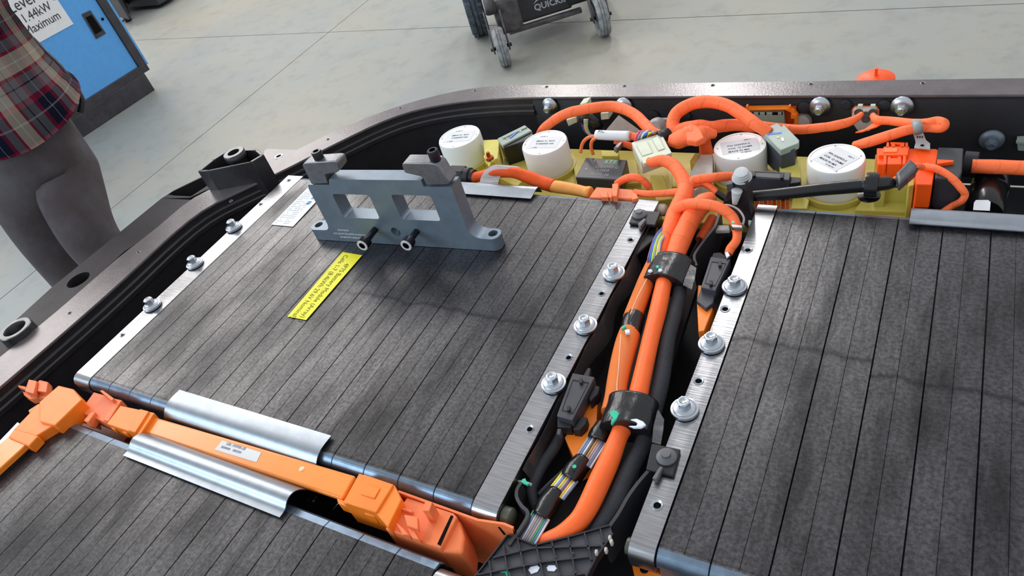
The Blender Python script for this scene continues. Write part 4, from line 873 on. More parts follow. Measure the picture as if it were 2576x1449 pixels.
# black tape bands round all three
def band(label, c0, c1, wpx, z, fl, marks, flap):
    t = empty('tape_band', at(*c0, z - .02), label, 'tape'); bm = B()
    P = spline([(*at(*c0, z), .012), (*at((c0[0] + c1[0]) / 2, (c0[1] + c1[1]) / 2, z), .012), (*at(*c1, z), .012)], 6)
    wd = wpx / 2 * dep(at(*c0, z)) / FOC; hh = .019
    P = [(p[0], p[1], p[2], 1.) for p in P]
    tube(bm, P, 40, flat=(wd, hh), lump=.035, seed=9); o = obj('band', bm, BLKTAPE, t)
    bm = B(); foot(bm, flap, z + .008, z + .0065); bmesh.ops.subdivide_edges(bm, edges=bm.edges[:], cuts=3, use_grid_fill=True)
    for v in bm.verts: v.co.z += .0015 * noise.noise(v.co * 130)
    obj('loose_end', bm, mat('grey_tape_end', '424348', .3, 0, .6, bump=.8, bscale=60), t, smooth=True)
    for q, mm, zz_ in marks:
        bm = B(); foot(bm, q, zz_, zz_ - .003); obj('paint_mark', bm, mm, t, bevel=.0012)
band('crinkled black tape band round the cables near the harness fork, dotted green and white', (1695, 660), (1668, 718), 112, -.010, None,
     [([(1649, 668), (1656, 665), (1660, 671), (1655, 674), (1650, 672)], MGRN, .0105), ([(1631, 677), (1640, 676), (1642, 682), (1634, 684), (1629, 681)], MWHT, .0095), ([(1656, 675), (1665, 674), (1667, 680), (1660, 683), (1655, 680)], MWHT, .0105)], [(1733, 664), (1752, 673), (1748, 702), (1740, 728), (1718, 716)])
band("wide glossy black tape band low on the cables, with green and white hooked marks", (1594, 1010), (1572, 1086), 130, -.006, None,
     [([(1534, 1034), (1542, 1031), (1552, 1032), (1558, 1040), (1552, 1053), (1546, 1060), (1540, 1068), (1536, 1066), (1538, 1054), (1543, 1050), (1535, 1044)], MGRN, .0142), ([(1584, 1054), (1602, 1052), (1618, 1059), (1626, 1068), (1614, 1076), (1594, 1076), (1580, 1070), (1600, 1070), (1604, 1064), (1598, 1059)], MWHT, .0142)], [(1655, 1030), (1671, 1056), (1668, 1084), (1662, 1118), (1640, 1112), (1644, 1070)])
# loom of thin wires
t = empty('wire_loom', at(1440, 1230, -.04), 'loom of thin coloured wires bound with black tape, left of the smooth orange cable', 'wire loom')
seg = [('slate', 'blue_grey', 'white', 'brown', 'tan', 'rose'), ('yellow', 'white', 'blue_grey', 'yellow', 'rose', 'violet'), ('green', 'blue_grey', 'white', 'rose', 'grey', 'rose')]
ctr = [((1520, 1075), (1505, 1108)), ((1505, 1108), (1466, 1162)), ((1466, 1162), (1434, 1204)), ((1434, 1204), (1398, 1242)), ((1398, 1242), (1362, 1300)), ((1362, 1300), (1318, 1368))]
for si, (a, b_) in enumerate((ctr[1], ctr[3], ctr[5])):
    for k in range(9):
        o_ = (k - 4) * 5.6; kk = seg[si][k % 6]
        part('wire', [(a[0] + o_ * .85, a[1] + o_ * .5 - 4, -.010 - abs(k - 4) * .0008, 6.5), (b_[0] + o_ * .85, b_[1] + o_ * .5 + 4, -.010 - abs(k - 4) * .0008, 6.5)], wm(kk), 0, 3, sides=7, par=t)
for a, b_ in (ctr[0], ctr[2], ctr[4]):
    part('tape_wrap', [(a[0] + 2, a[1] - 3, -.016, 50), ((a[0] + b_[0]) / 2, (a[1] + b_[1]) / 2, -.015, 53), (b_[0] - 2, b_[1] + 3, -.016, 50)], BLKTAPE, .18, 4, par=t, sides=16)
bm = B(); cyl(bm, at(1445, 1174, .002), .0022, .0006, n=10); obj('green_mark', bm, MGRN, t)
cable('split_conduit', [(1490, 1090, -.02, 9), (1455, 1145, -.018, 10), (1420, 1182, -.016, 10), (1385, 1215, -.016, 12), (1356, 1245, -.02, 13)], RUB, 'thin black conduit running left of the wire loom', lump=0)
cable('sleeved_cable', [(1413, 1078, -.022, 24), (1408, 1100, -.022, 27), (1392, 1130, -.022, 28), (1368, 1165, -.022, 28), (1350, 1200, -.022, 28), (1338, 1235, -.024, 27), (1345, 1270, -.028, 24), (1352, 1300, -.034, 20)], BLKSLV, 'black sleeved cable dropping from the near black plug by the large module', lump=.03)
t = empty('cable_tie', at(1325, 1212, 0), 'small tie with a green paint dab near the corner of the large module', 'cable tie')
bm = B(); tube(bm, pxpath([(1303, 1210, -.008, 6), (1320, 1213, -.004, 8), (1338, 1220, -.006, 8)], 4), 8, flat=(1, .6)); obj('strap', bm, GGR, t)
bm = B(); foot(bm, [(1313, 1206), (1321, 1203), (1325, 1212), (1332, 1216), (1326, 1220), (1314, 1214)], .0005, -.002); obj('green_mark', bm, MGRN, t)
# plastic channel walls
def wallstrip(name, P, depth, th, m, label):
    Q = spline(P, 6); bm = B(); rows = []
    pts = [at(*p[:2], p[2]) for p in Q]
    for i, p in enumerate(pts):
        dd = (pts[min(i+1, len(pts)-1)] - pts[max(i-1, 0)]); s_ = V(dd.y, -dd.x, 0).normalized() * th / 2
        rows.append([p - s_, p + s_, p + s_ - V(0, 0, depth), p - s_ - V(0, 0, depth)])
    loft(bm, rows); o = obj(name, bm, m, smooth=True); return tag(o, label, 'channel wall')
CHN = mat('channel_black_plastic', '303135', .45, 0, .5, bump=.1, bscale=300)
wallstrip('channel_wall', [(1310, 1214, -.004), (1300, 1232, -.004), (1300, 1252, -.004), (1312, 1272, -.004), (1326, 1286, -.004), (1324, 1303, -.004), (1304, 1336, -.004), (1280, 1370, -.004)], .05, .0035, CHN, 'curved black channel wall at the near corner of the large module')
wallstrip('channel_wall', [(1634, 1180, -.010), (1604, 1215, -.010), (1580, 1248, -.010), (1556, 1290, -.010), (1534, 1322, -.010), (1515, 1350, -.010)], .05, .0035, CHN, 'straight black channel wall right of the black sleeved cable')
wallstrip('channel_wall', [(1812, 530, -.006), (1806, 548, -.006), (1797, 570, -.006), (1776, 598, -.006), (1756, 625, -.006), (1746, 645, -.006), (1752, 668, -.008)], .045, .0035, CHN, 'bent black channel wall right of the harness fork')
wallstrip('channel_wall', [(1782, 548, -.02), (1765, 590, -.02), (1745, 628, -.02), (1735, 650, -.02)], .04, .003, CHN, 'low black channel wall just right of the main taped cable')
bm = B(); foot(bm, [(1574, 610), (1640, 560), (1760, 700), (1640, 1080), (1560, 1350), (1330, 1350), (1400, 1000)], -.075, -.085); tag(obj('channel_floor', bm, BLACKM), 'dark plastic channel floor under the three big cables', 'channel')
cable('taped_cable', [(1794, 548, -.02, 26), (1780, 575, -.022, 28), (1762, 605, -.026, 28)], TAPE, 'short orange taped cable half hidden in the channel right of the fork', lump=.05)
# black plugs
def plugbox(label, top, z1, z0, under, latchpts, ridges=True, base=None, neck=None):
    t = empty('black_plug', at(*base, z0), label, 'plug')
    bm = B(); foot(bm, top, z1, z0); h = obj('housing', bm, mat('slate_black_plastic', '3a3b42', .4, 0, .45), t, bevel=.001)
    P = [at(x, y, z1 + .0006) for x, y in top]
    for a, b_ in latchpts:
        bm = B(); foot(bm, [(a - 4, b_ - 6), (a + 4, b_ - 6), (a + 4, b_ + 6), (a - 4, b_ + 6)], z1 + .004, z1 - .001); obj('latch_peg', bm, BLACKM, h, bevel=.0006)
    c = sum(P, V(0, 0, 0)) / len(P)
    bm = B(); Q = [c + (p - c) * .72 for p in P[:4]]; Q2 = [c + (p - c) * .68 for p in P[:4]]
    for i in range(4): j = (i + 1) % 4; prism(bm, [Q[i], Q[j], Q2[j], Q2[i]], (0, 0, -.0012))
    obj('raised_outline', bm, BLACKM, h)
    for nm, q, a, b_, mm in under:
        bm = B(); foot(bm, q, a, b_); obj(nm, bm, mm, t, bevel=.001)
    return t
plugbox('black plug on an orange socket beside the right module, below the arc of orange tape', [(1788, 645), (1838, 652), (1800, 732), (1763, 722)], .000, -.014, [('wire_neck', [(1794, 636), (1812, 634), (1828, 644), (1824, 656), (1790, 650)], -.003, -.014, BLACKM), ('lower_clip', [(1764, 724), (1800, 733), (1794, 762), (1776, 776), (1752, 756)], -.008, -.020, mat('slate_black_plastic', '3a3b42')), ('orange_socket', [(1756, 716), (1796, 726), (1792, 780), (1772, 832), (1757, 834), (1753, 760)], -.014, -.050, ORG)], [(1811, 662), (1788, 710)], base=(1790, 720))
bm = B(); foot(bm, [(1822, 634), (1832, 632), (1838, 642), (1828, 650)], .003, -.003); tag(obj('cable_tie', bm, STEEL, bevel=.001), 'small shiny tie where the orange arc enters the black plug', 'cable tie')
plugbox('black plug on an orange socket beside the large module, above the black dropping cable', [(1440, 938), (1496, 948), (1440, 1058), (1400, 1046)], .004, -.016, [('wire_neck', [(1402, 1050), (1440, 1058), (1436, 1076), (1402, 1074)], -.004, -.018, BLACKM), ('release_tab', [(1402, 1078), (1412, 1078), (1410, 1094), (1400, 1092)], .000, -.008, mat('slate_black_plastic', '3a3b42')), ('side_latch', [(1494, 968), (1508, 972), (1504, 990), (1484, 1010), (1480, 1000)], -.004, -.020, BLACKM), ('side_latch', [(1462, 1046), (1478, 1050), (1474, 1066), (1458, 1082), (1440, 1080)], -.006, -.022, BLACKM), ('orange_socket', [(1472, 1016), (1504, 990), (1500, 1080), (1478, 1140), (1446, 1156), (1420, 1100), (1440, 1075)], -.018, -.060, ORG)], [(1461, 957), (1430, 1026)], base=(1450, 1010))
bm = B(); foot(bm, [(1478, 925), (1486, 925), (1482, 948), (1466, 946)], .002, -.008); tag(obj('plug_clip', bm, BLACKM, bevel=.001), 'thin black clip at the top of the near black plug', 'clip')
plugbox('wide black plug behind the right module, in front of the third white cylinder', [(1883, 428), (1990, 433), (1985, 453), (1875, 445)], .012, -.022, [('side_tab', [(1988, 444), (2014, 446), (2015, 458), (1986, 462)], .006, -.020, BLACKM), ('wire_neck', [(1852, 434), (1872, 435), (1876, 450), (1852, 448)], .006, -.012, BLACKM)], [(1896, 436), (1967, 441)], base=(1930, 460))
t = empty('terminal_block', at(1940, 520, -.05), 'dark orange ribbed terminal block under the black hose', 'terminal block')
for k in range(9):
    bm = B(); x = 1888 + k * 11; foot(bm, [(x, 484 + k), (x + 9, 485 + k), (x + 9, 530), (x, 529)], -.022 - .003 * (k % 2), -.07); obj('rib', bm, mat('burnt_orange_plastic', 'b8481c', .5), t)
# ---------------------------------------------------------------- black hose with clamp, stand bracket and spiral pin
t = empty('black_hose', at(2040, 480, .01), 'long black taped hose crossing in front of the largest white cylinder', 'hose')
P = [(1880, 494, .012, 26), (1960, 488, .016, 30), (2050, 478, .020, 33), (2120, 471, .022, 35), (2180, 466, .024, 36), (2230, 462, .026, 30), (2262, 440, .030, 26)]
bm = B(); tube(bm, pxpath(P[:5], 8), 14, flat=(.95, 1), lump=.03); obj('tube', bm, mat('hose_black', '101113', .3, 0, .5, noisy=.3, nscale=20, bump=.25, bscale=60), t)
bm = B(); tube(bm, pxpath([(2170, 466, .024, 36), (2200, 464, .025, 38), (2235, 460, .026, 36), (2246, 455, .027, 26)], 6), 14, lump=.1); obj('glossy_wrap', bm, BLKTAPE, t)
bm = B(); tube(bm, pxpath([(2238, 458, .027, 17), (2264, 446, .029, 17), (2300, 420, .030, 17), (2320, 421, .02, 16)], 6), 12); obj('orange_core', bm, TAPE, t)
bm = B(); foot(bm, [(2253, 434), (2290, 398), (2306, 412), (2306, 424), (2262, 462)], .040, .026); obj('tape_patch', bm, mat('grey_tape_end', '424348', .3), t, bevel=.003, seg=3)
bm = B(); tube(bm, pxpath([(2244, 470, .022, 6), (2266, 466, .024, 6), (2300, 436, .028, 6), (2308, 424, .03, 6)], 5), 8); obj('torn_edge', bm, BLKTAPE, t)
for x in (2186, 2196):
    c = at(x, 466, .024); bm = B(); tube(bm, [(*(c + V(-.004, 0, 0)), .0158), (*(c + V(.002, .0, 0)), .0165), (*(c + V(.006, 0, 0)), .0158)], 20); obj('clamp_ring', bm, BLKGL, t, smooth=True)
bm = B(); c = at(2186, 494, .004); lathe(bm, c, [(.0, 0), (.0135, .0), (.0135, .003), (.005, .005), (.005, .012), (0, .012)], n=24); obj('suction_foot', bm, BLKGL, t, smooth=True)
t = empty('stand_bracket', at(1865, 540, -.02), "upright black bracket with a light grey spiral pin, by the right module's corner", 'bracket')
p0 = at(1870, 545, -.004); nn = V(.10, 1, .0).normalized()
def ob(x, y): return onplane(x, y, p0, nn)
bm = B(); prism(bm, [ob(x, y) for x, y in ((1836, 462), (1880, 458), (1884, 480), (1893, 560), (1880, 575), (1816, 520), (1830, 480))], nn * .014); br = obj('plate', bm, BLACK, t, bevel=.0015)
bm = B(); prism(bm, [ob(x, y) - nn * .004 for x, y in ((1829, 460), (1845, 458), (1848, 478), (1832, 480))], nn * .01); obj('side_tab', bm, mat('slate_black_plastic', '3a3b42'), t, bevel=.001)
PIN = mat('pin_grey', 'b8bcbc', .4)
p_ = ob(1858, 472) - nn * .002; dn = (ob(1853, 494) - ob(1859, 458)).normalized(); fz = -nn * .004
prof = [(0, 0)]
for k in range(7): r_ = .0072 - .0006 * k; prof += [(r_ * .72, .0034 * k), (r_, .0034 * k + .0008), (r_ * .96, .0034 * k + .0018), (r_ * .72, .0034 * k + .0022)]
bm = B(); lathe(bm, p_ + fz, prof + [(0, .0245)], axis=dn, n=20); obj('spiral_pin', bm, PIN, t, smooth=True)
prof = [(0, 0)]
for k in range(4): r_ = .0130 - .0013 * k; prof += [(r_ * .8, .0032 * k), (r_, .0032 * k + .0006), (r_ * .97, .0032 * k + .0016), (r_ * .8, .0032 * k + .0020)]
bm = B(); lathe(bm, ob(1860, 458) + nn * .010, prof + [(0, .0115)], axis=(0, -.25, 1), n=28); obj('spiral_top', bm, PIN, t, smooth=True)
# grey hoop and tie by the arc
t = empty('cable_hoop', at(1860, 560, .01), 'thin grey wire hoop with a tie head around the orange arc', 'hoop')
bm = B(); tube(bm, pxpath([(1815, 516, .014, 6), (1836, 517, .020, 6), (1858, 528, .020, 6), (1871, 548, .016, 6), (1868, 566, .012, 6)], 6), 8); obj('hoop', bm, LGREY, t)
bm = B(); foot(bm, [(1838, 563), (1868, 566), (1868, 573), (1842, 571)], .022, .016); obj('tie_head', bm, STEEL, t, bevel=.001)
bm = B(); foot(bm, [(1800, 566), (1834, 566), (1836, 578), (1800, 580)], -.012, -.018); obj('base_pad', bm, LGREY, t, bevel=.001)
# push pins on black plates over the bars
def pushpin(label, plate_, c, z, r, tab):
    t = empty('push_clip', at(*c, z), label, 'clip'); bm = B(); foot(bm, plate_, z + .004, z); obj('pad', bm, BLACKM, t, bevel=.001)
    bm = B(); lathe(bm, at(*c, z + .004), [(0, 0), (r, 0), (r * 1.02, .002), (r * .62, .005), (r * .5, .005), (r * .46, .0075), (0, .0078)], n=28); obj('button', bm, mat('matte_grey_plastic', '5a5c60', .5), t, smooth=True)
    bm = B(); foot(bm, tab, z + .008, z + .001); obj('strap_tongue', bm, mat('matte_grey_plastic', '5a5c60', .5), t, bevel=.001)
pushpin('black push clip on the far end of the bar beside the harness fork', [(1594, 528), (1662, 532), (1648, 566), (1582, 560)], (1609, 541), .001, .0102, [(1604, 562), (1620, 548), (1626, 551), (1611, 570)])
pushpin('black push clip on the bar of the right module near the glossy tape band', [(1639, 1115), (1712, 1130), (1694, 1197), (1625, 1180)], (1677, 1151), .001, .0100, [(1660, 1172), (1668, 1174), (1652, 1206), (1640, 1202)])
bm = B(); foot(bm, [(1600, 566), (1656, 570), (1650, 600), (1600, 640), (1590, 610)], -.006, -.045); tag(obj('clip_bracket', bm, BLKGL, bevel=.002), 'glossy black moulding hanging below the far push clip', 'bracket')
# ---------------------------------------------------------------- bus bars between the two left modules
t = empty('bus_bar', at(600, 1160, -.03), "flat orange bus bar with a white printed label, between the two left modules", 'bus bar')
q = [(342, 1056), (352, 1030), (890, 1205), (862, 1262), (345, 1088)]
q = [(356, 1038), (894, 1196), (862, 1256), (342, 1082)]
bm = B(); foot(bm, q, -.002, -.0095); bar = obj('bar', bm, ORGB, t, bevel=.003, seg=4)
rectlabel(t, [(559, 1108), (657, 1138), (645, 1163), (540, 1131)], -.0016, LABW, 'printed_label', 'white printed label')
o_ = at(545, 1129, -.0014); ux = (at(640, 1158, -.0014) - o_); Mx = frame(o_, ux)
text('LB6 14W00-2B', .0060, Mx @ Matrix.Translation((.008, .0085, 0)), INKL, t, sx=.9); text('20200608    30029201', .0044, Mx @ Matrix.Translation((.004, .003, 0)), INKL, t, sx=.9)
for nm, q, a, b_, m_ in [('end_cap', [(303, 1020), (388, 1038), (352, 1094), (268, 1066)], .004, -.018, ORG), ('raised_rib', [(352, 1028), (374, 1034), (340, 1088), (322, 1082)], .007, .003, ORG), ('inner_frame', [(236, 986), (302, 1006), (268, 1064), (200, 1036)], .000, -.020, PEACH), ('frame_edge', [(291, 1003), (306, 1006), (272, 1060), (258, 1056)], .003, -.012, PEACH),
                         ('prong', [(250, 982), (258, 981), (287, 1002), (280, 1008)], .010, -.002, PEACH), ('prong', [(228, 1036), (240, 1036), (222, 1062), (210, 1058)], .006, -.010, PEACH), ('amber_edge', [(196, 1040), (240, 1058), (240, 1068), (197, 1050)], -.008, -.022, PEACHD), ('side_lug', [(277, 1066), (288, 1068), (290, 1080), (280, 1078)], -.002, -.012, ORG), ('side_lug', [(306, 1076), (320, 1080), (320, 1090), (308, 1088)], -.002, -.012, ORG)]:
    bm = B(); foot(bm, q, a, b_); obj(nm, bm, m_, t, bevel=.001)
for nm, q, a, b_, m_ in [('end_housing', [(903, 1190), (992, 1220), (1010, 1256), (976, 1326), (946, 1292), (862, 1264), (880, 1232)], .010, -.030, ORG), ('housing_step', [(914, 1192), (990, 1218), (946, 1290), (868, 1264)], .0125, .008, ORG), ('side_lug', [(846, 1252), (880, 1264), (884, 1278), (850, 1266)], .002, -.014, ORG), ('side_lug', [(914, 1276), (940, 1284), (942, 1300), (916, 1292)], .002, -.014, ORG), ('panel', [(922, 1218), (956, 1228), (942, 1254), (906, 1242)], .0138, .0122, ORG)]:
    bm = B(); foot(bm, q, a, b_); obj(nm, bm, m_, t, bevel=.0012)
bm = B(); lathe(bm, at(759, 1180, -.0018), [(0, .0012), (.003, .0008), (.004, -.0004)], n=16); obj('rivet', bm, mat('pale_rivet', 'f4c8a0', .4), t, smooth=True)
t = termcover('terminal_cover', 'large peach terminal cover with prongs at the near end of the bus bar', (1060, 1330, -.04), [(1024, 1250), (1140, 1290), (1150, 1300), (1108, 1380), (968, 1330)], -.002, -.045,
   [('tall_prong', [(1070, 1258), (1088, 1262), (1080, 1286), (1062, 1284)], .020, -.004), ('upright_tab', [(1016, 1294), (1050, 1300), (1052, 1332), (1024, 1322)], .012, .006), ('hook', [(996, 1314), (1016, 1330), (1030, 1346), (1012, 1344)], .008, -.002), ('hook', [(1026, 1328), (1044, 1334), (1054, 1358), (1036, 1352)], .008, -.002), ('low_ridge', [(1012, 1276), (1038, 1284), (1036, 1290), (1010, 1282)], .002, -.003)])
bm = B(); foot(bm, [(1140, 1290), (1158, 1312), (1168, 1350), (1164, 1392), (1106, 1386), (1112, 1376)], -.008, -.06); obj('round_end', bm, PEACH, t, bevel=.004, seg=3)
bm = B(); foot(bm, [(1134, 1296), (1140, 1298), (1108, 1372), (1100, 1368)], -.0012, -.004); obj('slot', bm, HOLE, t)
t = empty('cover_wall', at(1150, 1260, -.05), 'long upright faded-orange cover wall along the near edge of the large module', 'cover')
P = [(1000, 1238), (1100, 1274), (1200, 1310), (1266, 1320), (1290, 1330), (1292, 1342)]
bm = B(); top = [ony(x, y, .262) for x, y in P]; rows = []
for i, p in enumerate(top): rows.append([p, p + V(0, .0025, 0), V(p.x, p.y + .0025, ZT - .11), V(p.x, p.y, ZT - .11)])
loft(bm, rows); obj('wall', bm, PEACH, t, smooth=True)
bm = B(); prism(bm, [ony(x, y, .2617) for x, y in [(1252, 1326), (1257, 1326), (1272, 1344), (1268, 1347)]], (0, .0002, 0)); obj('slot', bm, HOLE, t)
# second flat lead crossing the lower module
t = empty('bus_bar', at(100, 1050, 0), 'orange flat bus lead with a square end housing crossing the lower-left module', 'bus bar')
for nm, q, a, b_, m_ in [('end_housing', [(147, 969), (184, 978), (206, 1004), (138, 1070), (99, 1060), (98, 1012)], .018, -.012, ORG), ('housing_arm', [(98, 1014), (138, 1022), (140, 1066), (76, 1106), (34, 1080)], .014, -.002, ORG), ('collar', [(36, 1078), (78, 1090), (96, 1096), (72, 1122), (20, 1100)], .016, .000, ORG), ('flat_lead', [(22, 1098), (72, 1112), (-30, 1205), (-90, 1190)], .013, .004, ORGB), ('side_ridge', [(70, 1032), (98, 1014), (98, 1018), (74, 1040)], .012, .004, ORG)]:
    bm = B(); foot(bm, q, a, b_); obj(nm, bm, m_, t, bevel=.0015)
rectlabel(m3, [(0, 1108), (44, 1062), (50, 1066), (12, 1124), (-10, 1150)], .0008, PAPER, 'warning_label', 'white printed label half under the orange lead')
termcover('terminal_cover', 'small faded-orange pronged cap at the far left, beside the square orange housing', (95, 985, -.03), [(100, 955), (120, 960), (122, 990), (160, 980), (160, 1000), (95, 1000), (68, 985)], -.018, -.030, [('prong', [(44, 968), (64, 972), (66, 980), (46, 974)], -.012, -.018), ('upright_tab', [(72, 954), (92, 958), (84, 990), (62, 984)], -.006, -.018), ('block', [(98, 956), (120, 962), (116, 986), (94, 984)], -.010, -.020), ('foot', [(56, 984), (86, 990), (94, 1000), (76, 1004), (60, 994)], -.018, -.03)])
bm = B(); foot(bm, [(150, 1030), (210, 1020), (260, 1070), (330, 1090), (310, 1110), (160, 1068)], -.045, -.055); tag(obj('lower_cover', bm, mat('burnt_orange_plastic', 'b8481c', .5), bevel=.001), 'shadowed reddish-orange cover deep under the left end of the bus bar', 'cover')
# hinge bracket screws seen in the gap below the bar
for (x, y), w_ in zip([(470, 1143), (505, 1155), (620, 1192), (648, 1198), (785, 1255)], ('first', 'second', 'third', 'fourth', 'fifth')):
    t = empty('gap_screw', at(x, y, -.03), 'small black screw head in the gap below the bus bar, ' + w_ + ' from the left', 'screw', 'screws in the gap')
    bm = B(); lathe(bm, at(x, y, -.030), [(0, -.02), (.0055, -.02), (.0055, 0), (.0035, .001), (.003, -.002), (0, -.002)], n=18); obj('head', bm, BLKGL, t, smooth=True)
for x, y in ((405, 1115), (848, 1268)):
    cable('wire_link', [(x + 8, y - 6, -.01, 2.5), (x, y + 2, -.012, 2.5), (x - 10, y + 14, -.02, 2.5)], STEEL, 'thin bare wire link under the ' + ('left' if x < 500 else 'right') + ' end of the bus bar', 'wire', sides=6)
# orange shroud below the right module's near edge
t = empty('cover_wall', at(1640, 1430, -.05), 'orange cover below the near edge of the right module', 'cover')
bm = B(); foot(bm, [(1588, 1402), (1640, 1408), (1740, 1440), (1780, 1470), (1600, 1470), (1590, 1425)], -.04, -.07); obj('wall', bm, PEACHD if False else ORG, t, bevel=.003)
bm = B(); lathe(bm, at(1621, 1431, -.0395), [(0, .0002), (.004, .0002), (.0045, -.0006)], n=14); obj('slot', bm, HOLE, t)
# ---------------------------------------------------------------- ribbed black cover at the bottom
t = empty('ribbed_cover', at(1380, 1420, -.02), 'black plastic cover with a grid of ribs and two white paint dabs, bottom centre', 'cover')
q = [(1278, 1346), (1346, 1372), (1436, 1350), (1534, 1322), (1540, 1340), (1498, 1400), (1462, 1470), (1440, 1520), (1150, 1520), (1196, 1450)]
zc = -.004; bm = B(); foot(bm, q, zc - .003, zc - .007); obj('panel', bm, mat('slate_black_plastic', '3a3b42'), t)
bm = B()
P = [at(x, y, zc) for x, y in q]
for i in (9, 0, 1, 2, 4, 5, 6):
    a, b_ = P[i], P[(i + 1) % len(P)]; n_ = V((b_ - a).y, -(b_ - a).x, 0).normalized() * .0015
    prism(bm, [a, b_, b_ - n_, a - n_], (0, 0, -.010))
obj('edge_rib', bm, BLACKM, t)
def rib(p, q_):
    a, b_ = at(*p, zc + .0005), at(*q_, zc + .0005); n_ = V((b_ - a).y, -(b_ - a).x, 0).normalized() * .0007
    bm = B(); prism(bm, [a - n_, b_ - n_, b_ + n_, a + n_], (0, 0, -.0038)); obj('rib', bm, mat('rib_black', '2c2d33', .3, 0, .5), t)
    return
for a, b_ in [((1348, 1370), (1372, 1470)), ((1388, 1362), (1412, 1470)), ((1429, 1350), (1452, 1465)), ((1470, 1340), (1488, 1408)), ((1510, 1330), (1518, 1365)), ((1302, 1356), (1328, 1470)), ((1266, 1372), (1284, 1480)), ((1230, 1410), (1242, 1500)),
              ((1240, 1402), (1340, 1378)), ((1340, 1378), (1510, 1372)), ((1200, 1445), (1370, 1412)), ((1370, 1412), (1480, 1400)), ((1200, 1485), (1470, 1442))]: rib(a, b_)
for x, y in [(1307, 1384), (1359, 1412), (1398, 1402), (1442, 1392), (1481, 1380), (1268, 1396), (1318, 1424), (1448, 1440), (1408, 1446), (1364, 1450)]:
    bm = B(); cyl(bm, at(x, y, zc + .0003), .0014, .0007, n=10); obj('rib_boss', bm, mat('rib_black', '2c2d33', .3), t)
for q_, mm in (([(1329, 1434), (1334, 1426), (1352, 1422), (1358, 1428), (1352, 1438), (1336, 1444)], MWHT), ([(1375, 1428), (1380, 1422), (1396, 1422), (1401, 1430), (1394, 1437), (1378, 1436)], MWHT), ([(1254, 1437), (1262, 1432), (1274, 1431), (1277, 1436), (1282, 1438), (1284, 1452), (1276, 1452), (1270, 1440), (1258, 1440)], MGRN)):
    bm = B(); foot(bm, q_, zc - .0022, zc - .0031); obj('paint_mark', bm, mm, t)
for x, y in ((1534, 1350), (1538, 1360), (1524, 1380), (1500, 1386)):
    bm = B(); foot(bm, [(x - 4, y - 5), (x + 4, y - 5), (x + 2, y + 6), (x - 5, y + 6)], .001, -.006); obj('edge_tooth', bm, LGREY, t, bevel=.001)
# ---------------------------------------------------------------- blue cabinet on the floor at far left
p0 = at(390, 226, FZ); p1 = at(215, 342, FZ); fx = (p0 - p1); fx.z = 0; fx.normalize(); fn = V(fx.y, -fx.x, 0)
if fn.dot(CAM - p0) < 0: fn = -fn
def oc(x, y, k=0.): return onplane(x, y, p0 + fn * k, fn)
t = empty('tool_cabinet', p0 - fx * .5, 'bright blue steel cabinet with a black frame and a printed paper notice, upper left', 'cabinet')
BLUE = mat('blue_enamel', '5aa4e6', .35, 0, .45, noisy=.04); FRM = mat('charcoal_frame', '3b3a3f', .5, 0, .4, noisy=.25, nscale=12)
MC = frame(p0, fx)          # x along the face to the right end, y into the cabinet
if (MC @ V(0, 1, 0) - p0).dot(fn) > 0: sy = -1
else: sy = 1
bm = B(); box(bm, (-1.3, min(0, sy * .55), 0), (0, max(0, sy * .55), .125), MC); obj('plinth', bm, FRM, t, bevel=.004)
bm = B(); box(bm, (-1.28, sy * .03, .125) if sy > 0 else (-1.28, -.55, .125), (.05, .53, 1.5) if sy > 0 else (.05, -.03, 1.5), MC); obj('body', bm, BLUE, t, bevel=.006)
def cb(a, b_, nm, m_, c0=.0, bev=.002, lab=None):
    bm = B(); x0, z0 = a; x1, z1 = b_; y0, y1 = sorted((sy * c0, sy * .04)); box(bm, (x0, y0, z0), (x1, y1, z1), MC); return obj(nm, bm, m_, t, bevel=bev, label=lab)
def cab_uv(x, y):
    p = oc(x, y); q_ = MC.inverted() @ p; return q_.x, q_.z
uR, hB = cab_uv(350, 168)
cb((-1.3, .125), (.048, hB), 'bottom_frame', FRM, .0); cb((uR, hB), (.048, 1.5), 'side_frame', FRM, .0); cb((-1.3, hB), (uR - .002, 1.5), 'door', BLUE, .012)
cb((.048, .16), (.064, 1.5), 'edge_strip', BLUE, .004)
D_ = [c for c in t.children if c.name.startswith('door')][0]
hq = [(205, 36), (227, 26), (266, 84), (242, 98)]
bm = B(); prism(bm, [oc(x, y, -.010) for x, y in hq], fn * .003); hd = obj('handle_frame', bm, FRM, t)
c = sum((oc(x, y, -.008) for x, y in hq), V(0, 0, 0)) / 4
bm = B(); prism(bm, [c + (oc(x, y, -.008) - c) * .68 + fn * .002 for x, y in hq], fn * .0012); obj('finger_slot', bm, HOLE, hd)
bm = B(); lathe(bm, oc(258, 48, -.010), [(0, .004), (.008, .004), (.009, 0)], axis=fn, n=18); obj('lock', bm, HOLE, t)
sg = [(40, -60), (150, -3), (187, 60), (90, 118)]
br_ = oc(187, 60, -.010); bl_dir = -(fx)
def cw(u_, h): return MC @ V(u_, sy * .010, h)
us, hs = cab_uv(187, 60); ut, ht = cab_uv(152, 0)
bm = B(); prism(bm, [cw(us, hs), cw(us, hs + .36), cw(us - .62, hs + .36), cw(us - .62, hs)], fn * .0015); sgn = obj('paper_notice', bm, PAPER, t, label='white paper notice with large printed words')
for s_, px, py, sz in (('AC Level 1', 112, -12, .092), ('EVSE 1.44kW', 131, 17, .070), ('12A Maximum', 154, 40, .070)):
    u_, h_ = cab_uv(px, py); text(s_, sz, frame(MC @ V(u_, sy * .010 - sy * .0025, h_ - .012), fx, fn), INK, t, align='RIGHT', sx=.86)
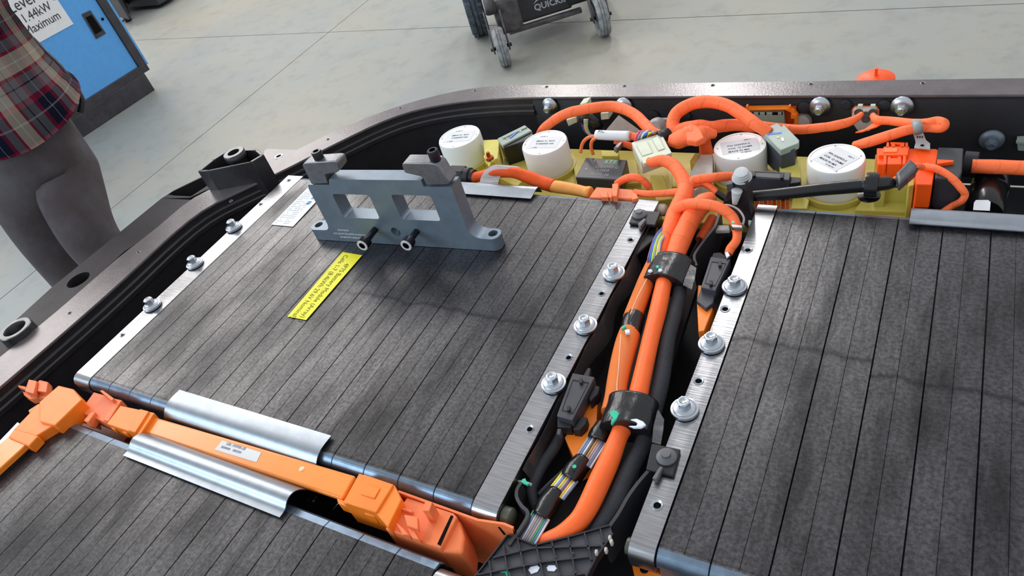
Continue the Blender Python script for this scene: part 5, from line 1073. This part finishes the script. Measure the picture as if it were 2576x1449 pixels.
# dark machinery behind the cabinet
t = empty('shop_machine', at(350, 30, FZ), 'dark grey machine base standing behind the blue cabinet, top edge of the photo', 'machine')
bm = B(); prism(bm, [at(x, y, FZ) + V(0, 0, .06) for x, y in ((310, 60), (338, 68), (322, -20), (280, -20))], (0, 0, .5)); obj('column', bm, FRM, t, bevel=.01)
bm = B(); prism(bm, [at(x, y, FZ) + V(0, 0, .03) for x, y in ((318, 30), (405, 22), (440, 2), (480, -60), (300, -60))], (0, 0, .35)); obj('base', bm, mat('dark_grey_enamel', '34353a', .45), t, bevel=.01)
for x, y in ((320, 60), (330, 20), (410, 5)):
    p = at(x, y, FZ); bm = B(); cyl(bm, V(p.x - .05, p.y + .06, 0), .03, .07, n=16); obj('foot', bm, BLACKM, t)
bm = B(); p = at(338, 40, FZ); tube(bm, [(*q_, .006) for q_ in spline([(p.x, p.y, .12), (p.x + .05, p.y - .06, .06), (p.x - .02, p.y - .12, .008), (p.x - .1, p.y - .1, .008)], 6)], 8); obj('power_lead', bm, BLACKM, t)
# ---------------------------------------------------------------- powered wheelchair
pa = at(1275, 168, FZ); pb = at(1522, 92, FZ); ax = (pb - pa); ax.z = 0; axd = ax.normalized(); fw = V(axd.y, -axd.x, 0)      # fw points toward the camera
if fw.dot(CAM - pa) < 0: fw = -fw
t = empty('wheelchair', (pa + pb) / 2 - fw * .3, 'black powered wheelchair with grey castor wheels on the bare floor, top centre', 'wheelchair')
TYR = mat('grey_rubber_tyre', '85888a', .7, 0, .3, noisy=.35, nscale=30); TYD = mat('dark_rubber_tyre', '4c535a', .8, 0, .2, noisy=.3, nscale=30); PNT = mat('worn_grey_paint', '5a5658', .5, .2, .4, noisy=.4, nscale=14)
def wheel(name, c, r, wd, m_, knobs=0, groove=True, axis=None):
    A = axis or axd; w2 = wd / 2
    prof = [(r * .62, -w2 * .8), (r * .9, -w2), (r * .98, -w2 * .7), (r, -w2 * .35)] + ([(r * .965, -w2 * .3), (r * .965, -w2 * .2), (r, -w2 * .15), (r, w2 * .15), (r * .965, w2 * .2), (r * .965, w2 * .3)] if groove else []) + [(r, w2 * .35), (r * .98, w2 * .7), (r * .9, w2), (r * .62, w2 * .8), (r * .62, -w2 * .8)]
    bm = B(); lathe(bm, c, prof, axis=A, n=40)
    q = A.to_track_quat('Z', 'Y')
    for k in range(knobs):
        a = 2 * PI * k / knobs
        for s in (-1, 1):
            e = q @ V(math.cos(a), math.sin(a), 0); tt = q @ V(-math.sin(a), math.cos(a), 0)
            Mb = Matrix((tt, A, e)).transposed().to_4x4(); Mb.translation = c + e * r * .985 + A * (s * w2 * .62); box(bm, (-r * .05, -w2 * .24, 0), (r * .05, w2 * .24, r * .035), Mb)
    wo = obj(name, bm, m_, t, smooth=True)
    bm = B(); lathe(bm, c, [(0, -w2 * .7), (r * .2, -w2 * .9), (r * .2, -w2 * .3), (r * .63, -w2 * .3), (r * .63, w2 * .3), (r * .2, w2 * .3), (r * .2, w2 * .9), (0, w2 * .7)], axis=A, n=30); obj('hub', bm, PNT, wo, smooth=True)
    return wo
for p, tilt in ((pa, 0), (pb, 0)):
    c = V(p.x, p.y, .1) - fw * .02; wheel('castor_wheel', c, .1, .058, TYR)
    s = 1
    for s in (-1, 1):
        bm = B(); prism(bm, [c + axd * (s * .036) + fw * a + V(0, 0, b_) for a, b_ in ((.02, -.02), (.02, .02), (-.06, .16), (-.11, .16), (-.02, -.02))], axd * (s * .008)); obj('castor_fork', bm, PNT, t, bevel=.002)
    bm = B(); cyl(bm, c - axd * .055, .009, .11, axis=axd, n=14); obj('axle', bm, BLACKM, t)
    bm = B(); cyl(bm, c - fw * .085 + V(0, 0, .15), .03, .11, n=20, r2=.026); obj('castor_stem', bm, PNT, t)
for px_, k in ((1212, -1),):
    p = at(px_, 84, FZ); c = V(p.x, p.y, .175); wheel('drive_wheel', c, .175, .10, TYD, knobs=26)
    c2 = c + axd * ((ax.length) + .16); wheel('drive_wheel', c2, .175, .10, TYD, knobs=26)
m_ = (pa + pb) / 2
def wb(a, b_, nm, mm, bev=.008, lab=None):
    """box in chair axes: x to the right, y away from the camera, z up"""
    Mw = Matrix((axd, -fw, V(0, 0, 1))).transposed().to_4x4(); Mw.translation = V(m_.x, m_.y, 0); bm = B(); box(bm, a, b_, Mw); return obj(nm, bm, mm, t, bevel=bev, label=lab)
wb((-.25, .10, .12), (-.12, .45, .30), 'frame_side', PNT, .02); wb((.12, .10, .16), (.25, .45, .32), 'frame_side', BLACKM, .02)
wb((-.13, .24, .10), (.16, .50, .40), 'battery_box', mat('charcoal_plastic', '3d3e42', .4), .012)
wb((-.20, .20, .075), (.20, .235, .10), 'cross_bar', PNT, .006); wb((-.17, .16, .10), (-.145, .22, .42), 'front_strut', PNT, .004)
wb((-.24, .30, .40), (.24, .75, .46), 'seat_base', BLACKM, .02); wb((-.22, .32, .46), (.22, .76, .54), 'seat_cushion', RUB, .03); wb((-.22, .74, .50), (.22, .80, 1.02), 'backrest', RUB, .03)
for s in (-1, 1): wb((s * .27 - .03, .35, .66), (s * .27 + .03, .70, .70), 'armrest', RUB, .015); wb((s * .27 - .012, .60, .42), (s * .27 + .012, .64, .66), 'armrest_post', PNT, .004)
fp = m_ - fw * .238
bx0 = onplane(1330, 26, fp, fw)
LOGO = mat('logo_grey', 'b8bcc0', .5)
pt = onplane(1345, 27, fp, fw); text('QUICKIE', .046, frame(pt + fw * .003, axd, fw), LOGO, t, sx=1.0, weight=.0015)
bm = B(); pp = [(0, .034), (.022, .046), (.066, .058), (.12, .061), (.12, .067), (.062, .065), (.018, .052)]; prism(bm, [pt + axd * a + V(0, 0, b_) + fw * .004 for a, b_ in pp], fw * -.002); obj('logo_swoosh', bm, LOGO, t)
# ---------------------------------------------------------------- the person at the left
def skinbody(verts, edges, root, m_, name, parent, sub=2):
    me = bpy.data.meshes.new(name); me.from_pydata([v[:3] for v in verts], edges, []); o = bpy.data.objects.new(name, me); col.objects.link(o)
    o.modifiers.new('skin', 'SKIN'); 
    for i, v in enumerate(verts): me.skin_vertices[0].data[i].radius = (v[3], v[4] if len(v) > 4 else v[3])
    me.skin_vertices[0].data[root].use_root = True
    s = o.modifiers.new('sub', 'SUBSURF'); s.levels = s.render_levels = sub
    dg = bpy.context.evaluated_depsgraph_get(); new = bpy.data.meshes.new_from_object(o.evaluated_get(dg)); bpy.data.objects.remove(o); bpy.data.meshes.remove(me)
    bm = B(); bm.from_mesh(new); bpy.data.meshes.remove(new); return obj(name, bm, m_, parent, smooth=True)
def pd(x, y, d): return CAM + ray(x, y) * d
t = empty('person', V(0, 0, 0), 'person standing at the far left in a plaid flannel shirt and worn grey jeans', 'person')
cb_ = pd(94, 330, 1.98); bx, by = cb_.x, cb_.y; t.location = (bx, by, 0)
fd = V(-.72, .69, 0).normalized(); sd_ = V(fd.y, -fd.x, 0)       # facing direction and the person's right side
def bp(s, f, z): return (bx + sd_.x * s + fd.x * f, by + sd_.y * s + fd.y * f, z)
JEAN = mat('worn_jeans', '4c4546', .85, 0, .15, nscale=7, bump=.5, bscale=60, col2='5b585c')
kA = pd(225, 600, 2.02); hA = pd(128, 400, 1.98); hB = pd(20, 440, 1.99); kB = pd(120, 610, 2.16)
pel = V(*bp(0, 0, .95))
vs = [(*pel, .15, .13), (hA.x, hA.y, .80, .105), (kA.x, kA.y, kA.z, .078), (kA.x - .02, kA.y + .03, .30, .066), (kA.x - .02, kA.y + .05, .12, .055), 
      (hB.x, hB.y, .78, .105), (kB.x, kB.y, kB.z, .080), (kB.x + .03, kB.y - .02, .30, .066), (kB.x + .03, kB.y - .0, .12, .055), (pel.x, pel.y, 1.10, .15, .12)]
body = skinbody(vs, [(0, 1), (1, 2), (2, 3), (3, 4), (0, 5), (5, 6), (6, 7), (7, 8), (0, 9)], 0, JEAN, 'jeans', t)
for i in (4, 8):
    c = V(vs[i][0], vs[i][1], 0); bm = B(); tube(bm, [(c.x - fd.x * .09, c.y - fd.y * .09, .035, .028), (c.x - fd.x * .05, c.y - fd.y * .05, .055, .042), (c.x + fd.x * .05, c.y + fd.y * .05, .050, .046), (c.x + fd.x * .13, c.y + fd.y * .13, .038, .042), (c.x + fd.x * .18, c.y + fd.y * .18, .03, .02)], 14, flat=(1, .75)); obj('shoe', bm, BLACKM, t)
bm = B(); pk = pd(165, 492, 1.86)
for k in (0,):
    M = frame(pk, RX, -RZ); box(bm, (-.022, -.022, -.02), (.02, .022, -.018), M)
bm.free()
# plaid
def plaid():
    m = bpy.data.materials.new('plaid_flannel'); m.use_nodes = True; tt = m.node_tree; b = tt.nodes['Principled BSDF']; L = tt.links.new; b.inputs['Roughness'].default_value = .9; b.inputs['Specular IOR Level'].default_value = .1
    uv = tt.nodes.new('ShaderNodeUVMap'); uv.uv_map = 'UVMap'; sp = tt.nodes.new('ShaderNodeSeparateXYZ')
    nz = tt.nodes.new('ShaderNodeTexNoise'); nz.inputs['Scale'].default_value = 3; tc = tt.nodes.new('ShaderNodeTexCoord'); L(tc.outputs['Object'], nz.inputs[0])
    va = tt.nodes.new('ShaderNodeVectorMath'); va.operation = 'MULTIPLY_ADD'; va.inputs[1].default_value = (.12, .01, 0); L(nz.outputs[1], va.inputs[0]); L(uv.outputs[0], va.inputs[2]); L(va.outputs[0], sp.inputs[0])
    outs = []
    for k, mult in ((0, .26), (1, 6.)):
        f = tt.nodes.new('ShaderNodeMath'); f.operation = 'MULTIPLY'; f.inputs[1].default_value = mult; L(sp.outputs[k], f.inputs[0])
        g_ = tt.nodes.new('ShaderNodeMath'); g_.operation = 'FRACT'; L(f.outputs[0], g_.inputs[0])
        r = tt.nodes.new('ShaderNodeValToRGB'); r.color_ramp.interpolation = 'CONSTANT'; e = r.color_ramp.elements
        stops = [(0, '8c1c3c'), (.06, '1c2036'), (.17, '8a8c96'), (.185, '1c2036'), (.30, '8c1c3c'), (.36, '7d7b80'), (.48, '1d1c22'), (.495, '7d7b80'), (.58, 'a4324a'), (.62, 'd8cdb8'), (.72, 'f2eee8'), (.735, 'd8cdb8'), (.84, 'a4324a'), (.88, '7d7b80')]
        e[0].position = 0; e[0].color = lin(stops[0][1]); e[1].position = stops[1][0]; e[1].color = lin(stops[1][1])
        for p_, c_ in stops[2:]: x = e.new(p_); x.color = lin(c_)
        L(g_.outputs[0], r.inputs[0]); outs.append(r.outputs[0])
    mx = tt.nodes.new('ShaderNodeMix'); mx.data_type = 'RGBA'; mx.inputs[0].default_value = .5; L(outs[0], mx.inputs[6]); L(outs[1], mx.inputs[7]); L(mx.outputs[2], b.inputs['Base Color'])
    return m
PL = plaid()
bm = B(); S = spline([(*bp(0, -.005, .965), .188), (*bp(0, -.01, .995), .180), (*bp(0, -.01, 1.07), .160), (*bp(0, .0, 1.2), .150), (*bp(0, .01, 1.33), .172), (*bp(0, .01, 1.42), .16), (*bp(0, .01, 1.47), .08)], 5)
tube(bm, S, 44, flat=(1.02, .86), up=tuple(sd_), caps=False, lump=.03, seed=3); bmesh.ops.solidify(bm, geom=bm.faces[:], thickness=-.002)
shirt = obj('shirt', bm, PL, t, label='plaid flannel shirt in grey, navy, cream and crimson')
for s in (-1, 1):
    bm = B(); tube(bm, spline([(*bp(s * .17, 0, 1.41), .062), (*bp(s * .235, .03, 1.31), .058), (*bp(s * .24, .10, 1.22), .054), (*bp(s * .12, .26, 1.24), .048), (*bp(-s * .02, .27, 1.27), .040)], 5), 18); obj('sleeve', bm, PL, t)
    H_ = V(*bp(-s * .05, .27, 1.275)); SK = mat('skin', 'c99a80', .55, 0, .3)
    hv_ = [(*H_, .026, .018)]; he = []
    pr = V(*bp(-s * .11, .265, 1.28)); hv_.append((*pr, .036, .016)); he.append((0, 1))
    for k in range(4):
        r0 = len(hv_); o1 = V(0, 0, .028 - k * .019); e1 = -sd_ * s
        hv_.append((*(pr + o1 + e1 * .03), .0095)); hv_.append((*(pr + o1 + e1 * (.065 - .006 * abs(k - 1)) - fd * .008), .0085)); hv_.append((*(pr + o1 + e1 * (.085 - .008 * abs(k - 1)) - fd * .026), .0075)); he += [(1, r0), (r0, r0 + 1), (r0 + 1, r0 + 2)]
    r0 = len(hv_); hv_.append((*(pr + V(0, 0, .045) - sd_ * (-s) * .01), .011)); hv_.append((*(pr + V(0, 0, .062) + (-sd_ * s) * .022), .009)); he += [(0, r0), (r0, r0 + 1)]
    skinbody(hv_, he, 0, SK, 'hand', t, 1)
hd = [(*bp(0, .01, 1.42), .055), (*bp(0, .02, 1.53), .052), (*bp(0, .03, 1.60), .075, .085), (*bp(0, .03, 1.69), .078, .092), (*bp(0, .02, 1.74), .05, .06)]
skinbody(hd, [(0, 1), (1, 2), (2, 3), (3, 4)], 0, SK, 'head', t)
bm = B(); lathe(bm, V(*bp(0, .01, 1.64)), [(.092, -.03), (.096, .02), (.088, .07), (.05, .11), (0, .118)], n=28, axis=V(*fd) * -.25 + V(0, 0, 1)); obj('hair', bm, mat('brown_hair', '3a2c24', .7, noisy=.3), t, smooth=True)
bm = B(); lathe(bm, V(*bp(0, .115, 1.63)), [(.014, -.02), (.010, .01), (0, .02)], n=10); obj('nose', bm, SK, t, smooth=True)
for s in (-1, 1):
    bm = B(); lathe(bm, V(*bp(s * .032, .108, 1.655)), [(0, -.006), (.008, -.004), (.009, 0), (.008, .004), (0, .006)], n=12); obj('eye', bm, PAPER, t, smooth=True)
    bm = B(); lathe(bm, V(*bp(s * .088, .02, 1.64)), [(0, -.028), (.014, -.015), (.016, .01), (0, .03)], n=12); obj('ear', bm, SK, t, smooth=True)
bm = B(); box(bm, (-.022, 0, -.003), (.022, .004, .003), frame(V(*bp(0, .112, 1.585)), sd_)); obj('mouth', bm, mat('lip', '9a5a50', .5), t)
# black trim seen down the shirt's right-hand silhouette
bm = B(); Pn = [pd(x, y, 1.96) for x, y in ((201, 284), (206, 250), (180, 208), (150, 168), (118, 138), (94, 112), (67, 84), (45, 56), (18, 20), (0, -6), (-20, -40))]
tube(bm, spline([(*p, .008) for p in Pn], 5), 8, lump=.25); obj('black_strap', bm, BLACKM, t)
